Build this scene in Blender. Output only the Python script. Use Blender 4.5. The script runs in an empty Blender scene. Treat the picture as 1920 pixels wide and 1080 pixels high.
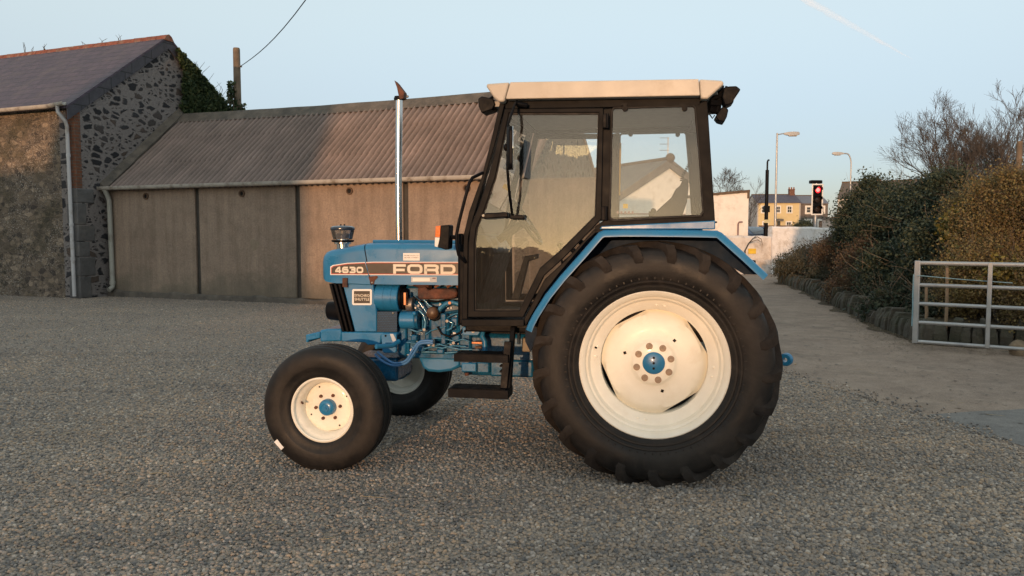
import bpy, bmesh, math, random
from mathutils import Vector, Matrix, noise
R = math.radians
sin, cos, tan, pi = math.sin, math.cos, math.tan, math.pi
random.seed(11)
scene = bpy.context.scene
COL = scene.collection
FOC, CAMH = 1478.0, 1.5
PITCH = math.atan(100 / FOC)
CAM = Vector((0, 0, CAMH))

# ---------------------------------------------------------------- survey helpers: pixel of the photo -> point on a real plane
def ray(px, py):
    a = (px - 960) / FOC; b = -(py - 540) / FOC
    return Vector((a, cos(PITCH) + b * sin(PITCH), -sin(PITCH) + b * cos(PITCH)))
def hit(px, py, p0, n):
    d = ray(px, py)
    return CAM + d * ((Vector(p0) - CAM).dot(n) / d.dot(n))
def G(px, py, z=0.0):
    d = ray(px, py); return CAM + d * ((z - CAMH) / d.z)
def W(px, py, Y):
    d = ray(px, py); return CAM + d * (Y / d.y)

# ---------------------------------------------------------------- object helpers
def tag(o, label=None, cat=None, group=None, kind=None):
    if label: o['label'] = label
    if cat: o['category'] = cat
    if group: o['group'] = group
    if kind: o['kind'] = kind
    return o
def empty(name, loc=(0, 0, 0), rz=0, label=None, cat=None, group=None):
    o = bpy.data.objects.new(name, None); COL.objects.link(o)
    o.location = loc; o.rotation_euler = (0, 0, rz); o.empty_display_size = .1
    return tag(o, label, cat, group)
def copy_tree(o, parent=None):
    c = o.copy(); COL.objects.link(c)
    if parent: c.parent = parent
    for ch in list(o.children): copy_tree(ch, c)
    return c

class MB:
    def __init__(s): s.bm = bmesh.new()
    def face(s, vs):
        try: return s.bm.faces.new(vs)
        except ValueError: return None
    def v(s, p): return s.bm.verts.new(p)
    def box(s, x0, x1, y0, y1, z0, z1, M=None):
        c = [Vector((x, y, z)) for z in (z0, z1) for y in (y0, y1) for x in (x0, x1)]
        if M: c = [M @ p for p in c]
        v = [s.v(p) for p in c]
        for f in ((0, 2, 3, 1), (4, 5, 7, 6), (0, 1, 5, 4), (2, 6, 7, 3), (0, 4, 6, 2), (1, 3, 7, 5)): s.face([v[i] for i in f])
        return s
    def loft(s, rings, closed=True, caps=True, wrap=False):
        rr = [[s.v(p) for p in r] for r in rings]
        n = len(rr[0]); m = len(rr)
        for i in range(m if wrap else m - 1):
            a, b = rr[i], rr[(i + 1) % m]
            for j in range(n if closed else n - 1):
                k = (j + 1) % n
                s.face((a[j], a[k], b[k], b[j]))
        if caps and not wrap and closed:
            s.face(rr[0][::-1]); s.face(rr[-1])
        return s
    def prism(s, pts, y0, y1):                         # pts = (x, z) outline, pushed along y
        return s.loft([[(p[0], y0, p[1]) for p in pts], [(p[0], y1, p[1]) for p in pts]])
    def ring(s, outer, inner, y0, y1):                 # a frame between two outlines
        n = len(outer)
        return s.loft([[(outer[i][0], y0, outer[i][1]), (outer[i][0], y1, outer[i][1]),
                        (inner[i][0], y1, inner[i][1]), (inner[i][0], y0, inner[i][1])] for i in range(n)], wrap=True)
    def tube(s, pts, r, n=8, caps=True):
        pts = [Vector(p) for p in pts]; m = len(pts)
        rs = r if isinstance(r, (list, tuple)) else [r] * m
        up = None; rings = []
        for i, p in enumerate(pts):
            t = (pts[min(i + 1, m - 1)] - pts[max(i - 1, 0)])
            if t.length < 1e-9: t = Vector((0, 0, 1))
            t.normalize()
            if up is None: up = t.orthogonal().normalized()
            up = up - t * up.dot(t)
            if up.length < 1e-6: up = t.orthogonal()
            up.normalize(); w = t.cross(up)
            rings.append([p + (up * cos(2 * pi * k / n) + w * sin(2 * pi * k / n)) * rs[i] for k in range(n)])
        return s.loft(rings, caps=caps)
    def lathe(s, prof, n=32, M=None, close=False, caps=True, fr=None):   # prof = (radius, along y); axis = y
        rings = []
        for k in range(n):
            a = 2 * pi * k / n
            ring = [Vector((r * cos(a), y, r * sin(a))) for r, y in prof] if fr is None else [Vector((fr(r, a) * cos(a), y, fr(r, a) * sin(a))) for r, y in prof]
            rings.append([M @ p for p in ring] if M else ring)
        s.loft(rings, closed=close, caps=False, wrap=True)
        return s
    def ball(s, c, r, n=10, sc=(1, 1, 1)):
        g = bmesh.ops.create_uvsphere(s.bm, u_segments=n, v_segments=max(5, n // 2 + 1), radius=r)
        for v in g['verts']: v.co = Vector((v.co.x * sc[0], v.co.y * sc[1], v.co.z * sc[2])) + Vector(c)
        return s
    def cyl(s, a, b, r, n=16, r2=None):
        return s.tube([a, b], [r, r if r2 is None else r2], n)
    def build(s, name, mat, parent=None, bevel=0, smooth=40, seg=2, warp=None, loc=None, rz=0):
        bmesh.ops.remove_doubles(s.bm, verts=s.bm.verts, dist=1e-6)
        if warp:
            for v in s.bm.verts: v.co = warp(v.co)
        bmesh.ops.recalc_face_normals(s.bm, faces=s.bm.faces)
        me = bpy.data.meshes.new(name); s.bm.to_mesh(me); s.bm.free()
        return mesh_obj(name, me, mat, parent, bevel, smooth, seg, loc, rz)
def mesh_obj(name, me, mat, parent=None, bevel=0, smooth=40, seg=2, loc=None, rz=0):
    for m in (mat if isinstance(mat, (list, tuple)) else [mat]): me.materials.append(m)
    if smooth:
        for p in me.polygons: p.use_smooth = True
        me.set_sharp_from_angle(angle=R(smooth))
    o = bpy.data.objects.new(name, me); COL.objects.link(o)
    if parent: o.parent = parent
    if loc is not None: o.location = loc
    o.rotation_euler = (0, 0, rz)
    if bevel:
        b = o.modifiers.new('bevel', 'BEVEL'); b.width = bevel; b.segments = seg; b.limit_method = 'ANGLE'; b.angle_limit = R(40)
        b.use_clamp_overlap = True
    return o
def pydata(name, vs, fs, mat, parent=None, smooth=0, loc=None):
    me = bpy.data.meshes.new(name); me.from_pydata(vs, [], fs); me.update()
    return mesh_obj(name, me, mat, parent, 0, smooth, loc=loc)

# ---------------------------------------------------------------- materials
class NT:
    def __init__(s, name):
        s.m = bpy.data.materials.new(name); s.m.use_nodes = True
        s.t = s.m.node_tree; s.b = s.t.nodes['Principled BSDF']; s.out = s.t.nodes['Material Output']
    def n(s, typ, ins=None, **props):
        nd = s.t.nodes.new('ShaderNode' + typ)
        for k, v in props.items(): setattr(nd, k, v)
        for k, v in (ins or {}).items():
            if isinstance(v, bpy.types.NodeSocket): s.t.links.new(v, nd.inputs[k])
            else: nd.inputs[k].default_value = v
        return nd
    def set(s, **kw):
        for k, v in kw.items():
            k = k.replace('_', ' ')
            if isinstance(v, bpy.types.NodeSocket): s.t.links.new(v, s.b.inputs[k])
            else: s.b.inputs[k].default_value = v
    def coords(s, scale=(1, 1, 1), kind='Object'):
        tc = s.n('TexCoord')
        return s.n('Mapping', {'Vector': tc.outputs[kind], 'Scale': scale}).outputs[0]
    def noise(s, vec, scale, detail=4, rough=.55, dist=0):
        return s.n('TexNoise', {'Vector': vec, 'Scale': scale, 'Detail': detail, 'Roughness': rough, 'Distortion': dist}).outputs[0]
    def ramp(s, fac, stops, interp='LINEAR'):
        r = s.n('ValToRGB', {'Fac': fac}); e = r.color_ramp; e.interpolation = interp
        while len(e.elements) < len(stops): e.elements.new(.5)
        for el, (p, c) in zip(e.elements, stops):
            el.position = p; el.color = c if len(c) == 4 else (*c, 1)
        return r.outputs[0]
    def mix(s, fac, a, b, mode='MIX'):
        nd = s.n('Mix', data_type='RGBA', blend_type=mode)
        for i, v in ((0, fac), (6, a), (7, b)):
            if isinstance(v, bpy.types.NodeSocket): s.t.links.new(v, nd.inputs[i])
            else: nd.inputs[i].default_value = v if i == 0 or len(v) == 4 else (*v, 1)
        return nd.outputs[2]
    def math(s, op, a, b=0.0, c=0.0, clamp=False):
        nd = s.n('Math', operation=op, use_clamp=clamp)
        for i, v in ((0, a), (1, b), (2, c)):
            if isinstance(v, bpy.types.NodeSocket): s.t.links.new(v, nd.inputs[i])
            else: nd.inputs[i].default_value = v
        return nd.outputs[0]
    def bump(s, h, dist=.01, strength=1, prev=None):
        ins = {'Height': h, 'Distance': dist, 'Strength': strength}
        if prev is not None: ins['Normal'] = prev
        return s.n('Bump', ins).outputs[0]
def c3(c, k): return tuple(min(1, x * k) for x in c)

def mat(name, col, rough=.5, metal=0, var=.15, scale=6, col2=None, amt=.5, scale2=3, bump=0, bscale=80, spec=.5, coat=0, rvar=.1, speck=None, sth=.66, dust=None, damt=.35):
    t = NT(name); v = t.coords()
    f = t.noise(v, scale)
    c = t.ramp(f, [(.3, c3(col, 1 - var)), (.7, c3(col, 1 + var))])
    if col2:
        g = t.noise(v, scale2, 6, .65)
        m = t.ramp(g, [(.62 - amt * .35, (0, 0, 0)), (.78 - amt * .2, (1, 1, 1))])
        c = t.mix(m, c, col2)
    if dust: c = t.mix(t.math('MULTIPLY', t.ramp(t.noise(v, 1.6, 7, .72, .6), [(.42, (0, 0, 0)), (.7, (1, 1, 1))]), damt), c, dust)
    if speck: c = t.mix(t.ramp(t.noise(v, 75, 4, .75), [(sth, (0, 0, 0)), (sth + .05, (.85, .85, .85))]), c, speck)
    t.set(Base_Color=c, Metallic=metal, Specular_IOR_Level=spec, Coat_Weight=coat, Coat_Roughness=.08)
    rr = t.n('MapRange', {'Value': t.noise(v, scale * 2.3), 'From Min': .3, 'From Max': .7, 'To Min': max(0, rough - rvar), 'To Max': min(1, rough + rvar)})
    t.set(Roughness=rr.outputs[0])
    if bump: t.set(Normal=t.bump(t.noise(v, bscale, 3), bump))
    return t.m

def glass_mat(name, tint=(.93, .95, .94), dust=.05, ior=1.5):
    t = NT(name)
    fr = t.n('Fresnel', {'IOR': ior}).outputs[0]
    v = t.coords()
    tr = t.n('BsdfTransparent', {'Color': (*tint, 1)}); gl = t.n('BsdfGlossy', {'Color': (1, 1, 1, 1), 'Roughness': .0})
    df = t.n('BsdfDiffuse', {'Color': (.55, .53, .5, 1)})
    d = t.math('MULTIPLY', t.ramp(t.noise(v, 3, 5), [(.3, (.5, .5, .5)), (.75, (1, 1, 1))]), dust)
    m1 = t.n('MixShader', {0: d, 1: tr.outputs[0], 2: df.outputs[0]})
    m2 = t.n('MixShader', {0: fr, 1: m1.outputs[0], 2: gl.outputs[0]})
    t.t.links.new(m2.outputs[0], t.out.inputs[0])
    return t.m

def stone_mat(name, cells, stops, mortar, mw=.06, squash=1.6, bump=.03, lichen=None, moss=None, rand=.9, moss_amt=.6, axis='xz'):
    t = NT(name); v = t.coords((1, 1, squash))
    nz = t.n('TexNoise', {'Vector': v, 'Scale': 2.2, 'Detail': 3})
    vv = t.n('VectorMath', {0: nz.outputs[1], 1: (.5, .5, .5)}, operation='SUBTRACT').outputs[0]
    vv = t.n('VectorMath', {0: vv, 'Scale': .22}, operation='SCALE').outputs[0]
    nz2 = t.n('TexNoise', {'Vector': v, 'Scale': 14, 'Detail': 3})
    v2 = t.n('VectorMath', {0: nz2.outputs[1], 1: (.5, .5, .5)}, operation='SUBTRACT').outputs[0]
    v2 = t.n('VectorMath', {0: v2, 'Scale': .055}, operation='SCALE').outputs[0]
    p = t.n('VectorMath', {0: v, 1: vv}, operation='ADD').outputs[0]
    p = t.n('VectorMath', {0: p, 1: v2}, operation='ADD').outputs[0]
    vo = t.n('TexVoronoi', {'Vector': p, 'Scale': cells, 'Randomness': rand})
    ed = t.n('TexVoronoi', {'Vector': p, 'Scale': cells, 'Randomness': rand}, feature='DISTANCE_TO_EDGE').outputs[0]
    vo2 = t.n('TexVoronoi', {'Vector': p, 'Scale': cells * 1.9, 'Randomness': 1})
    ed2 = t.n('TexVoronoi', {'Vector': p, 'Scale': cells * 1.9, 'Randomness': 1}, feature='DISTANCE_TO_EDGE').outputs[0]
    pick = t.math('GREATER_THAN', t.n('SeparateColor', {0: vo.outputs[1]}).outputs[1], .6)
    mn = t.math('MINIMUM', ed, ed2)
    ed = t.math('ADD', t.math('MULTIPLY', ed, t.math('SUBTRACT', 1, pick)), t.math('MULTIPLY', mn, pick))
    vc = t.mix(pick, vo.outputs[1], vo2.outputs[1])
    sp = t.n('SeparateColor', {0: vc}).outputs[0]
    st = t.ramp(sp, stops)
    grain = t.noise(v, 30, 6, .7)
    st = t.mix(.75, st, t.ramp(grain, [(.25, (.45, .45, .45)), (.75, (1.5, 1.5, 1.5))]), 'MULTIPLY')
    thr = t.math('MULTIPLY_ADD', t.noise(v, 5, 2), mw * 1.5, mw * .25)
    mm = t.math('SMOOTHSTEP', ed, 0, 1) if False else t.n('MapRange', {'Value': ed, 'From Min': t.math('MULTIPLY', thr, .55), 'From Max': thr}).outputs[0]
    mo = t.mix(.5, (*mortar, 1), t.ramp(t.noise(v, 18, 5), [(.3, (.6, .6, .6)), (.7, (1.3, 1.3, 1.3))]), 'MULTIPLY')
    c = t.mix(mm, mo, st)
    if lichen:
        l = t.n('TexVoronoi', {'Vector': v, 'Scale': 7.5}, feature='F1').outputs[0]
        big = t.noise(v, .9, 3)
        ln = t.noise(v, 22, 5, .7)
        lm = t.math('MULTIPLY', t.math('GREATER_THAN', ln, .575), t.ramp(big, [(.42, (0, 0, 0)), (.58, (1, 1, 1))]))
        c = t.mix(lm, c, lichen)
    if moss:
        g = t.noise(v, .7, 6, .7)
        c = t.mix(t.math('MULTIPLY', t.ramp(g, [(.48, (0, 0, 0)), (.62, (1, 1, 1))]), moss_amt), c, moss)
    t.set(Base_Color=c, Roughness=.9, Specular_IOR_Level=.25)
    h = t.math('ADD', mm, t.math('MULTIPLY', grain, .5))
    t.set(Normal=t.bump(h, bump, .9))
    return t.m

def brick_mat(name, c1, c2, mortar, w=.225, h=.075, ms=.01, bump=.006, noise_c=None, off=.5, planes='xy_z', rough=.9, namt=.7):
    t = NT(name); tc = t.n('TexCoord'); s = t.n('SeparateXYZ', {0: tc.outputs['Object']})
    u = t.math('ADD', s.outputs[0], s.outputs[1]) if planes == 'xy_z' else s.outputs[0]
    q = s.outputs[2]
    v = t.n('CombineXYZ', {0: u, 1: q}).outputs[0]
    b = t.n('TexBrick', {'Vector': v, 'Color1': (*c1, 1), 'Color2': (*c2, 1), 'Mortar': (*mortar, 1), 'Scale': 1, 'Mortar Size': ms, 'Mortar Smooth': .2, 'Bias': 0, 'Brick Width': w, 'Row Height': h}, offset=off)
    gr = t.noise(tc.outputs['Object'], 9, 6, .7)
    c = t.mix(namt, b.outputs[0], t.ramp(gr, [(.25, (.5, .5, .5)), (.75, (1.35, 1.35, 1.35))]), 'MULTIPLY')
    if noise_c:
        c = t.mix(t.ramp(t.noise(tc.outputs['Object'], 1.7, 6, .7), [(.5, (0, 0, 0)), (.72, (.8, .8, .8))]), c, noise_c)
    t.set(Base_Color=c, Roughness=rough, Specular_IOR_Level=.35)
    t.set(Normal=t.bump(t.math('ADD', t.math('MULTIPLY', b.outputs[1], -1), t.math('MULTIPLY', gr, .6)), bump, .8))
    return t.m

BLUE = (.012, .165, .36)
m_blue = mat('blue paint', BLUE, .34, 0, .1, 3, col2=(.028, .16, .33), amt=.12, scale2=5, coat=.3, rvar=.12, bump=.0008, bscale=7, speck=(.03, .05, .07), sth=.69, dust=(.1, .17, .25), damt=.2)
m_bluedk = mat('engine blue paint', (.0085, .105, .225), .28, 0, .2, 7, col2=(.006, .03, .06), amt=.45, scale2=8, bump=.0015, bscale=14, coat=.25, rvar=.1)
m_cream = mat('cream paint', (.87, .855, .77), .42, 0, .05, 4, col2=(.78, .74, .63), amt=.2, scale2=7, bump=.0008, bscale=25, coat=.2, speck=(.16, .1, .06), sth=.715, dust=(.64, .58, .47), damt=.3)
m_roof = mat('beige roof paint', (.6, .545, .47), .5, 0, .06, 2, col2=(.5, .44, .36), amt=.25, scale2=5, speck=(.3, .25, .2), sth=.7, dust=(.42, .37, .31), damt=.45)
m_black = mat('black metal', (.006, .0065, .0085), .45, 0, .3, 8, col2=(.013, .012, .0115), amt=.25, scale2=6, bump=.001, spec=.08)
m_frame = mat('dark brown black cab frame', (.0085, .009, .0105), .42, 0, .2, 6, col2=(.014, .0135, .014), amt=.3, scale2=3, spec=.05, rvar=.06)
m_rubberseal = mat('rubber seal', (.01, .009, .009), .6, 0, .2, 10, spec=.3)
m_chrome = mat('chrome', (.66, .65, .63), .2, 1, .04, 5, rvar=.03)
m_steel = mat('dull steel', (.3, .28, .26), .45, .7, .2, 12, col2=(.15, .09, .055), amt=.35, scale2=20)
m_rust = mat('rusty iron', (.13, .05, .03), .85, 0, .35, 18, col2=(.05, .03, .025), amt=.5, scale2=11, bump=.004, bscale=60)
m_white = mat('white enamel', (.78, .77, .75), .45, 0, .04, 6)
m_decal = mat('dark brown decal', (.035, .026, .022), .4, 0, .15, 8)
m_red = mat('red pinstripe', (.5, .07, .05), .5, 0, .1, 8)
m_ink = mat('grey ink', (.24, .16, .17), .7)
m_orange = mat('orange lens', (.75, .16, .02), .2, 0, .08, 30, coat=.6)
m_clear = glass_mat('clear plastic', (.86, .88, .9), .12, 1.45)
m_glass = glass_mat('cab glass', (.95, .96, .955), .028, 1.44)
m_mirror = mat('mirror glass', (.75, .78, .8), .03, 1, .02, 3, rvar=.01)
m_liner = mat('pale cab lining', (.42, .4, .37), .9, 0, .08, 20)
m_seat = mat('grey seat vinyl', (.03, .03, .032), .7, 0, .2, 12, bump=.002)
m_mat = mat('rubber floor mat', (.035, .034, .033), .85, 0, .3, 15)
m_lens = mat('clear lamp lens', (.62, .58, .52), .12, .3, .1, 40, coat=.8)
m_brass = mat('copper brown', (.45, .2, .1), .4, .6, .3, 15)

def tyre_mat():
    t = NT('dusty tyre rubber'); v = t.coords()
    n1 = t.noise(v, 2.6, 7, .7, .9); n2 = t.noise(v, 16, 5, .7)
    c = t.ramp(n1, [(.32, (.006, .0062, .0072)), (.48, (.013, .012, .012)), (.6, (.026, .0225, .0205)), (.75, (.05, .041, .035))])
    c = t.mix(.6, c, t.ramp(n2, [(.25, (.55, .55, .55)), (.75, (1.4, 1.4, 1.4))]), 'MULTIPLY')
    t.set(Base_Color=c, Roughness=t.n('MapRange', {'Value': n1, 'From Min': .3, 'From Max': .7, 'To Min': .4, 'To Max': .75}).outputs[0], Specular_IOR_Level=.3)
    t.set(Normal=t.bump(n2, .002))
    return t.m
m_tyre = tyre_mat()
m_lug = mat('dusty worn tread', (.03, .0255, .023), .8, 0, .35, 9, col2=(.015, .014, .0145), amt=.5, scale2=5, spec=.15, bump=.003, bscale=70)
# ================================================================ camera, sun and sky
cam = bpy.data.cameras.new('camera'); camo = bpy.data.objects.new('camera', cam); COL.objects.link(camo)
camo.location = CAM; camo.rotation_euler = (pi / 2 - PITCH, 0, 0)
cam.sensor_width = 36; cam.lens = FOC / 1920 * 36; cam.clip_start = .05; cam.clip_end = 20000
scene.camera = camo
SUN_AZ, SUN_EL = R(194.4), R(3.7)                      # azimuth clockwise from +Y
sdir = Vector((sin(SUN_AZ) * cos(SUN_EL), cos(SUN_AZ) * cos(SUN_EL), sin(SUN_EL)))
sl = bpy.data.lights.new('sun', 'SUN'); sl.energy = .92; sl.angle = R(.75); sl.color = (1, .56, .29)
so = bpy.data.objects.new('sun', sl); COL.objects.link(so); so.rotation_euler = sdir.to_track_quat('Z', 'Y').to_euler(); so.location = (-5, -20, 12)
w = bpy.data.worlds.new('World'); scene.world = w; w.use_nodes = True
wt = w.node_tree; bg = wt.nodes['Background']
sky = wt.nodes.new('ShaderNodeTexSky'); sky.sky_type = 'NISHITA'; sky.sun_disc = False
sky.sun_elevation = SUN_EL; sky.sun_rotation = SUN_AZ; sky.air_density = .7; sky.dust_density = 1.0; sky.ozone_density = 1.8; sky.altitude = 30
hz = wt.nodes.new('ShaderNodeMix'); hz.data_type = 'RGBA'; hz.inputs[0].default_value = .7     # thin even high haze over the clear sky
wtc = wt.nodes.new('ShaderNodeTexCoord'); wsx = wt.nodes.new('ShaderNodeSeparateXYZ'); wrp = wt.nodes.new('ShaderNodeMapRange'); wcm = wt.nodes.new('ShaderNodeMix')
wcm.data_type = 'RGBA'; wrp.interpolation_type = 'SMOOTHSTEP'; wrp.inputs['From Min'].default_value = 0; wrp.inputs['From Max'].default_value = .3
wt.links.new(wtc.outputs['Generated'], wsx.inputs[0]); wt.links.new(wsx.outputs[2], wrp.inputs[0]); wt.links.new(wrp.outputs[0], wcm.inputs[0])
wcm.inputs[6].default_value = (.95, .85, .95, 1); wcm.inputs[7].default_value = (1.71, 1.81, 1.6, 1)     # haze: duller near the horizon
wt.links.new(sky.outputs[0], hz.inputs[6]); wt.links.new(wcm.outputs[2], hz.inputs[7])
wt.links.new(hz.outputs[2], bg.inputs[0]); bg.inputs[1].default_value = .15
vs = scene.view_settings; vs.view_transform = 'Standard'; vs.look = 'None'; vs.exposure = 1.62; vs.gamma = 1; vs.use_curve_mapping = False
scene.cycles.use_denoising = True
scene.cycles.max_bounces = 10; scene.cycles.transparent_max_bounces = 24; scene.cycles.glossy_bounces = 6
scene.cycles.caustics_reflective = False; scene.cycles.caustics_refractive = False
scene.cycles.sample_clamp_indirect = 6

# ================================================================ ground
def ground_mat(name, cols, scale, bump, stones=0, patch=None, streak=False):
    t = NT(name); v = t.coords()
    a = t.noise(v, scale, 8, .7); b = t.noise(v, .45, 5, .6); d = t.noise(v, 90, 3, .6)
    c = t.ramp(a, [(.28, cols[0]), (.5, cols[1]), (.72, cols[2])])
    c = t.mix(.6, c, t.ramp(b, [(.3, (.72, .72, .74)), (.7, (1.22, 1.2, 1.16))]), 'MULTIPLY')
    c = t.mix(.6, c, t.ramp(d, [(.3, (.6, .6, .6)), (.7, (1.35, 1.35, 1.35))]), 'MULTIPLY')
    if patch: c = t.mix(t.ramp(t.noise(v, 1.1, 7, .7, .5), [(.52, (0, 0, 0)), (.66, (.85, .85, .85))]), c, patch)
    h = d
    if stones:
        vo = t.n('TexVoronoi', {'Vector': v, 'Scale': stones})
        sv = t.n('SeparateColor', {0: vo.outputs[1]}).outputs[0]
        c = t.ramp(sv, [(0, (.14, .138, .142)), (.3, (.215, .196, .182)), (.55, (.28, .24, .203)), (.8, (.34, .272, .213)), (1, (.45, .385, .325))])
        c = t.mix(.55, c, t.ramp(b, [(.3, (.75, .75, .77)), (.7, (1.2, 1.18, 1.14))]), 'MULTIPLY')
        h = t.math('SUBTRACT', 1, vo.outputs[0])
    t.set(Base_Color=c, Roughness=.92, Specular_IOR_Level=.3, Normal=t.bump(h, bump, .8))
    return t.m
m_field = ground_mat('rough grass field', [(.035, .045, .02), (.06, .07, .03), (.1, .09, .05)], 3, .03)
m_drive = ground_mat('beige earth drive', [(.225, .175, .142), (.3, .236, .192), (.37, .298, .246)], 2.2, .012, patch=(.2, .16, .13))
m_tar = ground_mat('grey asphalt', [(.15, .145, .142), (.19, .183, .177), (.24, .23, .22)], 5, .006)
m_grav = ground_mat('gravel bed', [(.1, .1, .1)] * 3, 5, .012, stones=75)
m_verge = ground_mat('leaf litter', [(.05, .04, .025), (.09, .07, .045), (.14, .11, .07)], 7, .03)

def sheet(name, pts, z, m, kind='structure', rough=0, seed=1, sub=12):
    rnd = random.Random(seed); out = []
    n = len(pts)
    for i in range(n):
        a, b = Vector(pts[i]).to_2d(), Vector(pts[(i + 1) % n]).to_2d()
        k = max(1, min(60, int((b - a).length / .25))) if rough else 1
        for j in range(k):
            p = a.lerp(b, j / k)
            if rough: p = p + Vector((rnd.uniform(-1, 1), rnd.uniform(-1, 1))) * rough
            out.append((p.x, p.y, z))
    bm = bmesh.new(); f = bm.faces.new([bm.verts.new(p) for p in out])
    bmesh.ops.triangulate(bm, faces=[f]); bmesh.ops.recalc_face_normals(bm, faces=bm.faces)
    for f in bm.faces:
        if f.normal.z < 0: f.normal_flip()
    me = bpy.data.meshes.new(name); bm.to_mesh(me); bm.free()
    o = mesh_obj(name, me, m, None, 0, 0); tag(o, kind=kind); return o
sheet('ground', [(-900, -400), (900, -400), (900, 1500), (-900, 1500)], -.02, m_field)
g1 = [G(1440, 690), G(1500, 712), G(1600, 741), G(1720, 777), G(1800, 805), G(1920, 852)]
edge = [(v.x, v.y) for v in g1]
GRAV = [(-26, -6), (5.2, -6), (5.6, 0), (4.6, 2.6)] + edge[::-1] + [(2.9, 10.5), (2.3, 14.2), (0.9, 15.2), (-4, 17.3), (-9.4, 19.6), (-26, 25)]
sheet('drive', [(4.4, -7), (14, -7), (14, 9), (11, 14), (12.5, 24), (13, 34), (3, 34), (-1, 20), (-1, 9), (2, 5)], -.006, m_drive, rough=.05)
a1, a2, a3 = G(1722, 778), G(1830, 772), G(1990, 762)
sheet('asphalt', [(a1.x - .1, a1.y - .05), (a2.x, a2.y), (a3.x, a3.y), (12, 6.2), (12, -7), (4.8, -7), (4.8, 2.6)], -.002, m_tar, rough=.035, seed=5)
sheet('gravel_yard', GRAV, .003, m_grav, rough=.06, seed=3)

def inside(p, poly):
    c = False; n = len(poly)
    for i in range(n):
        x1, y1 = poly[i][0], poly[i][1]; x2, y2 = poly[i - 1][0], poly[i - 1][1]
        if (y1 > p[1]) != (y2 > p[1]) and p[0] < (x2 - x1) * (p[1] - y1) / (y2 - y1) + x1: c = not c
    return c
# loose stones: one point per pebble, drawn from six pebble shapes
rnd = random.Random(4); pts = []
def scatter(n, y0, y1, poly, spread):
    k = 0
    while k < n:
        y = y0 + (y1 - y0) * rnd.random(); hw = 1.6 + spread * y
        x = rnd.uniform(-hw, hw)
        k += 1
        ox, oy = rnd.gauss(0, .05), rnd.gauss(0, .05)
        if inside((x + ox, y + oy), poly): pts.append((x, y, rnd.uniform(.001, .009)))
scatter(100000, 2.6, 5.5, GRAV, .66)
scatter(105000, 5.5, 10, GRAV, .66)
scatter(70000, 10, 19, GRAV, .66)
for i in range(450):                                    # strays over the edge of the drive
    a, b = rnd.choice(list(zip(g1, g1[1:]))); p = a.lerp(b, rnd.random())
    d = abs(rnd.gauss(0, .25)); pts.append((p.x + d * .4, p.y + d, .004))
pcol = bpy.data.collections.new('pebble shapes')
def pebble_mat():
    t = NT('pebbles'); oi = t.n('ObjectInfo').outputs['Random']
    c = t.ramp(oi, [(0, (.155, .153, .156)), (.2, (.232, .218, .21)), (.42, (.31, .272, .24)), (.64, (.37, .31, .26)), (.82, (.44, .33, .24)), (.93, (.41, .375, .35)), (1, (.58, .51, .44))])
    c = t.mix(.5, c, t.ramp(t.noise(t.coords(), 60, 4, .7), [(.3, (.6, .6, .6)), (.7, (1.35, 1.35, 1.35))]), 'MULTIPLY')
    pos = t.n('NewGeometry').outputs['Position']
    c = t.mix(.8, c, t.ramp(t.noise(pos, .55, 6, .65, .4), [(.3, (.7, .72, .76)), (.52, (1, .98, .95)), (.72, (1.22, 1.12, 1.0))]), 'MULTIPLY')
    mpv = t.n('Mapping', {'Vector': pos, 'Scale': (.16, 1.15, 1), 'Rotation': (0, 0, R(-14))}).outputs[0]
    c = t.mix(.7, c, t.ramp(t.noise(mpv, 1.5, 4, .6), [(.36, (.78, .78, .79)), (.5, (1, 1, 1)), (.66, (1.16, 1.14, 1.1))]), 'MULTIPLY')
    t.set(Base_Color=c, Roughness=.85, Specular_IOR_Level=.25); return t.m
m_peb = pebble_mat()
for i in range(6):
    bm = bmesh.new(); bmesh.ops.create_icosphere(bm, subdivisions=2 if i < 2 else 1, radius=1)
    s = (rnd.uniform(.8, 1.3), rnd.uniform(.7, 1), rnd.uniform(.5, .75))
    for v in bm.verts:
        k = 1 + .28 * noise.noise(v.co * 1.3 + Vector((i * 7, 0, 0)))
        v.co = Vector((v.co.x * s[0], v.co.y * s[1], v.co.z * s[2])) * k * .0104
    me = bpy.data.meshes.new('pebble'); bm.to_mesh(me); bm.free(); me.materials.append(m_peb)
    if i < 2:
        for p in me.polygons: p.use_smooth = True
    o = bpy.data.objects.new('pebble', me); pcol.objects.link(o)
me = bpy.data.meshes.new('gravel'); me.from_pydata(pts, [], [])
gv = bpy.data.objects.new('gravel', me); COL.objects.link(gv); tag(gv, 'loose grey and brown gravel covering the yard', kind='stuff')
ng = bpy.data.node_groups.new('scatter', 'GeometryNodeTree')
ng.interface.new_socket('Geometry', in_out='INPUT', socket_type='NodeSocketGeometry')
ng.interface.new_socket('Geometry', in_out='OUTPUT', socket_type='NodeSocketGeometry')
gi = ng.nodes.new('NodeGroupInput'); go = ng.nodes.new('NodeGroupOutput')
mp = ng.nodes.new('GeometryNodeMeshToPoints'); ci = ng.nodes.new('GeometryNodeCollectionInfo'); ci.inputs[0].default_value = pcol
ci.inputs['Separate Children'].default_value = True; ci.inputs['Reset Children'].default_value = True
ip = ng.nodes.new('GeometryNodeInstanceOnPoints'); ip.inputs['Pick Instance'].default_value = True
rr = ng.nodes.new('FunctionNodeRandomValue'); rr.data_type = 'FLOAT_VECTOR'; rr.inputs[0].default_value = (-.5, -.5, 0); rr.inputs[1].default_value = (.5, .5, 6.283)
rs = ng.nodes.new('FunctionNodeRandomValue'); rs.data_type = 'FLOAT'; rs.inputs[2].default_value = .55; rs.inputs[3].default_value = 1.45
L = ng.links.new
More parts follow.
